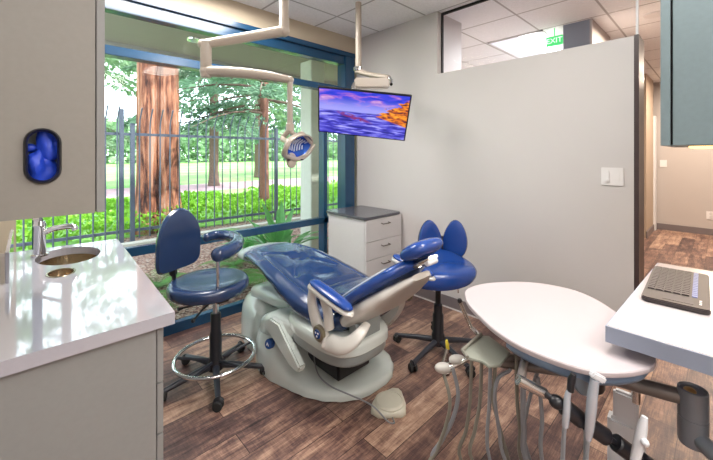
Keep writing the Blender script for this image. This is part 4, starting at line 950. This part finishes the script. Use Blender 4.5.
# handpieces
def handpiece(pts, rad, name, m, hose, cap_=None):
    h = MB().tube(pts, rad, 12, smooth=4).build(name, m, t)
    return h
h1 = handpiece([(1.180, .312, .705), (1.176, .318, .68), (1.171, .320, .633), (1.168, .322, .60)], [.006, .008, .0095, .008], 'syringe', 'handpiece', None)
MB().tube([(1.184, .306, .742), (1.182, .310, .725), (1.180, .313, .695)], [.007, .010, .009], 12).build('syringe_head', 'black_plastic', h1)
h2 = handpiece([(1.214, .264, .735), (1.212, .268, .70), (1.209, .271, .655), (1.206, .275, .60), (1.204, .277, .57)], [.011, .0125, .013, .011, .007], 'suction_handpiece', 'handpiece', None)
MB().obox((1.220, .260, .742), (.040, .022, .018), Matrix.Rotation(radians(-45), 3, 'Z') @ Matrix.Rotation(radians(28), 3, 'Y')).build('suction_tip', 'white_plastic', h2, bevel=.004)
MB().lathe([(.030, 0), (.034, .004), (.034, .014), (.030, .018)], (1.235, .285, .70), (.7, .7, 0), 20).build('holder_flange', 'post_grey', t)
h3 = handpiece([(1.276, .168, .655), (1.272, .172, .63), (1.266, .177, .595), (1.258, .185, .545), (1.253, .19, .50)], [.007, .011, .013, .011, .008], 'scaler_handpiece', 'white_plastic', None)
MB().ball((1.258, .166, .60), .010, 12).build('knob', 'white_plastic', h3)
RIM = (-.115, -.03, .064)
for o in t.children:
    if o not in _n0: o.location = RIM
# olive rest plate at the table's left end
pl_ = [(1.088, .614), (1.235, .622), (1.255, .60), (1.205, .50), (1.105, .492), (1.072, .514), (1.082, .542), (1.066, .585)]
MB().prism(pl_, .712, .720).build('rest_plate', 'holder_olive', t, bevel=.002)
MB().tube([(1.066, .585, .722), (1.088, .616, .724), (1.237, .624, .724)], .006, 8).build('plate_rim', 'hose_olive', t)
MB().tube([(1.15, .56, .696), (1.20, .53, .685), (1.25, .49, .69), (1.29, .47, .745)], .012, 10).build('plate_bracket', 'bronze_tube', t)
# holder arm with ivory valves, beyond the plate
MB().tube([(1.20, .60, .70), (1.235, .665, .62), (1.215, .70, .59), (1.18, .735, .565)], .009, 10, smooth=3).build('valve_bar', 'steel', t)
for c, rr in (((1.176, .748, .566), (.034, .024, .019)), ((1.222, .713, .594), (.034, .024, .018))):
    MB().ball(c, rr, 16, Matrix.Rotation(radians(-45), 3, 'Z')).build('suction_valve', 'knob_ivory', t)
MB().tube([(1.275, .790, .590), (1.262, .80, .53), (1.235, .765, .505)], [.007, .009, .009], 10).build('holder_rod', 'steel', t)
MB().tube([(1.2725, .7905, .605), (1.275, .789, .585)], [.008, .007], 10).tube([(1.2725, .7905, .605), (1.271, .792, .622)], [.008, .005], 10).build('tip', 'yellow_tip', t)
MB().tube([(1.23, .70, .60), (1.262, .80, .52)], .006, 8).build('holder_rod', 'steel', t)
MB().tube([(1.357, .78, .76), (1.392, .747, .65), (1.37, .70, .64), (1.23, .66, .63)], .009, 10, smooth=2).build('support_strut', 'steel', t)
MB().ball((1.356, .781, .765), .011, 10).build('strut_tip', 'black_plastic', t)
# hoses: hang down, sweep low and gather at the utility housing
UH = Vector((1.56, .30, .10))
def hose(pts, m='hose_grey', r=.0062):
    p = [Vector(q) for q in pts]; last = p[-1]; u = UH + Vector((random.uniform(-.03, .03), random.uniform(-.03, .03), random.uniform(0, .12)))
    low = last.lerp(u, .30); low.z = max(.03, min(last.z - .12, .10)); mid = last.lerp(u, .7); mid.z = .025
    p += [low, mid, u]
    MB().tube(p, r, 10, smooth=6).build('hose', m, t)
random.seed(5)
hose([(1.168, .745, .56), (1.149, .702, .478), (1.138, .712, .385), (1.114, .735, .291), (1.097, .751, .216)], 'hose_olive', .0065)
hose([(1.190, .715, .575), (1.176, .684, .497), (1.160, .697, .403), (1.133, .723, .329), (1.108, .746, .235)], 'hose_grey', .0075)
hose([(1.19, .635, .70), (1.185, .64, .493), (1.174, .65, .382), (1.161, .663, .271)], 'hose_olive')
hose([(1.188, .596, .71), (1.183, .6, .514), (1.17, .613, .406), (1.162, .62, .298)], 'hose_olive')
hose([(1.183, .559, .71), (1.179, .563, .535), (1.18, .562, .324)])
hose([(1.19, .545, .70), (1.185, .548, .60), (1.188, .547, .50)], 'hose_olive')
hose([(1.215, .505, .655), (1.206, .51, .647), (1.186, .529, .632), (1.176, .538, .601), (1.173, .541, .549), (1.183, .531, .446), (1.199, .517, .342)])
hose([(1.225, .49, .75), (1.229, .488, .549), (1.236, .481, .446), (1.239, .479, .342)], 'hose_olive')
hose([(1.222, .462, .75), (1.213, .462, .571), (1.215, .46, .469), (1.22, .455, .368)], 'hose_grey', .009)
hose([(1.30, .44, .66), (1.319, .472, .55), (1.303, .486, .46), (1.298, .491, .37)])
hose([(1.195, .41, .68), (1.203, .403, .6), (1.205, .4, .541), (1.205, .4, .412)])
hose([(1.053, 0.292, 0.677), (1.052, 0.295, 0.632), (1.050, 0.298, 0.525), (1.051, 0.300, 0.402)], 'hose_grey', .0055)
hose([(1.089, 0.247, 0.647), (1.085, 0.250, 0.592), (1.082, 0.254, 0.534), (1.081, 0.260, 0.422)], 'hose_grey', .0055)
hose([(1.101, 0.255, 0.647), (1.100, 0.255, 0.592), (1.099, 0.259, 0.472)], 'hose_grey', .0055)
hose([(1.138, 0.160, 0.577), (1.137, 0.162, 0.532), (1.140, 0.170, 0.432)], 'hose_grey', .0065)
t = thing('utility_housing', 'white plastic utility housing standing on the floor under the instrument table', 'housing', (1.60, .24, 0))
MB().xf(Matrix.Identity(4)).obox((1.615, .245, .21), (.07, .11, .42), Matrix.Rotation(radians(2), 3, 'Z')).build('body', 'white_plastic', t, bevel=.012)
MB().obox((1.605, .245, .46), (.03, .075, .12), Matrix.Rotation(radians(2), 3, 'Z')).build('neck', 'white_plastic', t, bevel=.008)
MB().tube([(1.60, .215, .50), (1.60, .215, .62), (1.55, .22, .745)], .014, 12).build('riser', 'steel', t)

# ============================================================ OUTDOORS
# iron fence
t = thing('iron_fence', 'tall blue grey iron picket fence with bent tips outside the window', 'fence', (3.0, 6.6, 0))
for z_ in (.16, 1.72):
    MB().box(-1.2, 9.5, 6.585, 6.615, z_ - .022, z_ + .022).build('rail', 'fence_iron', t, smooth=False)
pk = None
k = 0; x = -1.1
while x < 9.4:
    if min(abs(x - q) for q in (1.10, 1.22, 3.88, 6.55)) > 0.05:
        if pk is None:
            pk = MB().tube([(x, 6.56, .03), (x, 6.56, 1.85), (x, 6.53, 1.95), (x + .01, 6.42, 2.14)], .011, 6).build('picket', 'fence_iron', t); px0 = x
        else:
            c = pk.copy(); c.location = (x - px0, 0, 0); C.objects.link(c); c.parent = t
    x += 0.152
for px_, hh in ((1.09, 2.12), (1.24, 1.90), (3.88, 1.95), (6.55, 1.95)):
    MB().box(px_ - .032, px_ + .032, 6.57, 6.634, -.06, hh).build('post', 'fence_iron', t, bevel=.004)

def leaf(mb, c, ax, size, wd=.5, bend=.2):
    c = Vector(c); ax = ax.normalized(); s_ = ax.cross(Vector((random.uniform(-1, 1), random.uniform(-1, 1), random.uniform(-1, 1))))
    if s_.length < 1e-3: s_ = Vector((1, 0, 0))
    s_.normalize(); n_ = ax.cross(s_); k_ = len(mb.v)
    mb.v += [c, c + ax * size * .5 + s_ * size * wd * .5 + n_ * size * bend * .3, c + ax * size - n_ * size * bend, c + ax * size * .5 - s_ * size * wd * .5 + n_ * size * bend * .3]
    mb.f += [(k_, k_ + 1, k_ + 2, k_ + 3)]
def rv(): return Vector((random.gauss(0, 1), random.gauss(0, 1), random.gauss(0, 1)))
def raw(mb, name, m, parent=None):
    me = bpy.data.meshes.new(name); off = Vector((0, 0, 0)); r_ = parent
    while r_ is not None: off += r_.location; r_ = r_.parent
    me.from_pydata([v - off for v in mb.v], [], mb.f); me.materials.append(M[m]); o = bpy.data.objects.new(name, me); C.objects.link(o)
    if parent: o.parent = parent
    return o
# ivy ground cover behind and under the fence
random.seed(11)
mb = MB()
for k in range(19000):
    y = 6.9 + 2.3 * random.random() ** 1.2; x = random.uniform(-2.5, 13)
    hgt = 0.36 + .16 * noise.noise(Vector((x * .9, y * .9, 0))) + .10 * noise.noise(Vector((x * 3, y * 3, 2)))
    if y < 7.15: hgt *= max(.25, (y - 6.85) / .3)
    z_ = hgt * (1 - .45 * random.random() ** 3)
    leaf(mb, (x, y, z_), rv() + Vector((0, -.5, .5)), random.uniform(.05, .10) * (1 + (y - 7) * .12), .85)
raw(mb, 'ivy_hedge', 'leaf_hedge').update_tag()
tag(bpy.data.objects['ivy_hedge'], 'bright green leafy ivy bed growing along the far side of the fence', 'ivy', kind='stuff')
# redwood trunks
def trunk(cx_, cy_, r, H_, flare, seed, n=40):
    R_ = []
    for k in range(26):
        z_ = -.06 + H_ * (k / 25) ** 1.6; q = 1 + flare * math.exp(-max(0, z_) / .35) - .02 * z_
        ring = []
        for j in range(n):
            a = 2 * pi * j / n
            rr = r * q * (1 + .07 * noise.noise(Vector((cos(a) * 3 + seed, sin(a) * 3, z_ * .25))) + .05 * noise.noise(Vector((cos(a) * 9 + seed, sin(a) * 9, z_ * .5))) + .05 * sin(a * 7 + seed) * math.exp(-z_ / .6))
            ring.append(Vector((cx_ + rr * cos(a), cy_ + rr * sin(a), z_)))
        R_.append(ring)
    return MB().rings(R_)
t = thing('redwood_tree', 'thick reddish double redwood trunk just behind the fence', 'tree', (1.82, 7.45, -.06))
trunk(1.66, 7.48, .19, 9, .7, 1).build('trunk', 'redwood_bark', t, ang=80)
trunk(1.97, 7.42, .215, 9, .6, 7).build('trunk', 'redwood_bark', t, ang=80)
mb = MB(); random.seed(4)
# conifer spray foliage: hanging sprays on drooping boughs
def boughs(mb, wood, c, z0, z1, nb, L, leafn, size, seed, dirs=None):
    random.seed(seed)
    for b__ in range(nb):
        a = random.uniform(0, 2 * pi) if dirs is None else random.uniform(*dirs)
        z_ = random.uniform(z0, z1); l = L * random.uniform(.6, 1.1)
        p0 = Vector((c[0], c[1], z_)); dr = Vector((cos(a), sin(a), random.uniform(-.05, .25)))
        pts = [p0 + dr * (l * q) + Vector((0, 0, -.30 * l * q * q)) for q in (0, .25, .5, .75, 1)]
        wood.tube(pts, [.035, .028, .02, .012, .006], 6)
        side = Vector((-sin(a), cos(a), 0))
        for k_ in range(leafn):
            q = random.uniform(.18, 1.05); base = p0 + dr * (l * q) + Vector((0, 0, -.30 * l * q * q))
            wd = random.uniform(-1, 1) * l * .34 * (1.15 - q)
            p = base + side * wd + Vector((0, 0, -abs(wd) * .35 - random.random() * .12))
            leaf(mb, p, side * (1 if wd > 0 else -1) + dr * .8 + Vector((0, 0, -.6)) + rv() * .35, size * random.uniform(.6, 1.3), .42)
wd = MB(); boughs(mb, wd, (1.82, 7.45), 3.3, 7.5, 16, 2.8, 170, .15, 21)
raw(mb, 'foliage', 'leaf_conifer', t); wd.build('branch', 'bark_brown', t)
# slim reddish trunk right behind the fence
t = thing('slim_tree', 'slim reddish tree standing behind the fence near the stucco column', 'tree', (4.2, 7.7, -.06))
trunk(4.2, 7.7, .11, 7, .35, 3, 20).build('trunk', 'bark_red', t, ang=80)
mb = MB(); wd = MB(); boughs(mb, wd, (4.2, 7.7), 2.3, 6, 24, 2.5, 260, .14, 33)
raw(mb, 'foliage', 'leaf_conifer', t); wd.build('branch', 'bark_brown', t)
# trees on the lawn
lawn_trees = [(-3.0, 15, .22, 'conifer', 'grey green conifer far left beyond the fence, behind the left cabinet edge'), (1.2, 19, .2, 'far', 'leafy tree on the lawn left of the redwood trunk'), (6.2, 16, .2, 'conifer', 'green conifer standing right of the redwood trunk beyond the path'),
              (10.5, 20, .22, 'far', 'broad leafy tree on the lawn behind the slim reddish tree'), (15.5, 22, .25, 'conifer', 'conifer on the lawn seen beside the stucco column'), (23, 26, .25, 'far', 'leafy tree on the lawn seen through the narrow side pane')]
for i, (x, y, r, kd, lb) in enumerate(lawn_trees):
    t = thing('lawn_tree', lb, 'tree', (x, y, -.08), 'trees on the lawn')
    trunk(x, y, r, 9, .3, i, 16).build('trunk', 'bark_brown', t, ang=80)
    mb = MB(); wd = MB(); boughs(mb, wd, (x, y), 2.2, 9.5, 32, 4.0, 170, .32, 50 + i)
    raw(mb, 'foliage', 'leaf_conifer' if kd == 'conifer' else 'leaf_far', t); wd.build('branch', 'bark_brown', t)
# distant tree line
random.seed(77)
mb = MB()
for k in range(16000):
    x = random.uniform(-40, 130); y = random.uniform(62, 72)
    z_ = random.random() ** .8 * (6 + 4 * noise.noise(Vector((x * .08, 0, 3))))
    leaf(mb, (x, y, z_), rv(), random.uniform(.7, 1.4), .8)
tag(raw(mb, 'distant_tree_line', 'leaf_far'), 'distant hazy tree line behind the sunny lawn', 'tree line', kind='stuff')
# strap leaved plant in front of the column
def strap(mb, c, az, L, lean, w_, m_=10):
    c = Vector(c); dr = Vector((cos(az), sin(az), 0)); s_ = Vector((-sin(az), cos(az), 0)); prev = None; k0 = len(mb.v)
    for i in range(m_ + 1):
        q = i / m_; p = c + dr * (lean * L * q * (0.5 + .5 * q)) + Vector((0, 0, L * (q - .42 * lean * q * q * 1.6))); ww = w_ * (0.35 + 1.3 * q) * (1 - q) ** .6 if q < 1 else 0
        ww = w_ * math.sin(pi * min(1, .18 + q * .82)) ** .7 if q < .99 else 0.001
        mb.v += [p - s_ * ww * .5, p + Vector((0, 0, -ww * .15)), p + s_ * ww * .5]
        if i:
            a = k0 + 3 * (i - 1); mb.f += [(a, a + 1, a + 4, a + 3), (a + 1, a + 2, a + 5, a + 4)]
def strap_plant(x, y, L, n, w_, lb, nm='strap_leaf_plant', m_='leaf_strap', seed=0):
    random.seed(seed); mb = MB()
    for k_ in range(n): strap(mb, (x + random.gauss(0, .04), y + random.gauss(0, .04), -.04), random.uniform(0, 2 * pi), L * random.uniform(.7, 1.1), random.uniform(.15, .9), w_)
    o = raw(mb, nm, m_); 
    for p in o.data.polygons: p.use_smooth = True
    return tag(o, lb, 'plant')
strap_plant(2.32, 3.85, 1.0, 26, .11, 'plant with broad upright dark green leaves in front of the stucco column', seed=2)
strap_plant(2.15, 4.5, .55, 20, .06, 'lower clump of green strap leaves beside the broad leaved plant', seed=3)
# ferns outside the lower panes
def fern(x, y, L, n, lb, m_='leaf_fern', seed=0):
    random.seed(seed); mb = MB()
    for k_ in range(n):
        az = 2 * pi * k_ / n + random.uniform(-.25, .25); lean = random.uniform(.7, 1.15); l = L * random.uniform(.7, 1.1); dr = Vector((cos(az), sin(az), 0)); s_ = Vector((-sin(az), cos(az), 0))
        for i in range(26):
            q = (i + 1) / 27; p = Vector((x, y, -.03)) + dr * (l * q * lean) + Vector((0, 0, l * (.95 * q - .85 * q * q)))
            ll = l * .26 * math.sin(pi * min(.98, q * .85 + .15))
            for sg in (-1, 1):
                k0 = len(mb.v); tip = p + s_ * sg * ll + dr * ll * .3 + Vector((0, 0, -ll * .25)); w2 = dr * l * .016
                mb.v += [p - w2, p + w2, tip]; mb.f.append((k0, k0 + 1, k0 + 2))
    return tag(raw(mb, 'fern', m_), lb, 'fern')
fern(1.55, 3.62, .55, 15, 'green fern on the mulch just behind the foot end of the dental chair', seed=1)
fern(0.62, 3.60, .48, 14, 'green fern on the mulch beside the corner of the sink counter', seed=2)
fern(1.02, 4.2, .45, 13, 'green fern on the mulch seen behind the tall navy stool', seed=3)
fern(1.9, 4.3, .38, 12, 'small fern on the mulch left of the strap leaved plants', seed=4)
fern(2.7, 5.35, .62, 18, 'pale feathery plant near the fence to the left of the stucco column', 'leaf_pale', seed=5)
fern(0.1, 4.3, .6, 16, 'green fern outside seen between the faucet and the left wall', 'leaf_fern', seed=6)
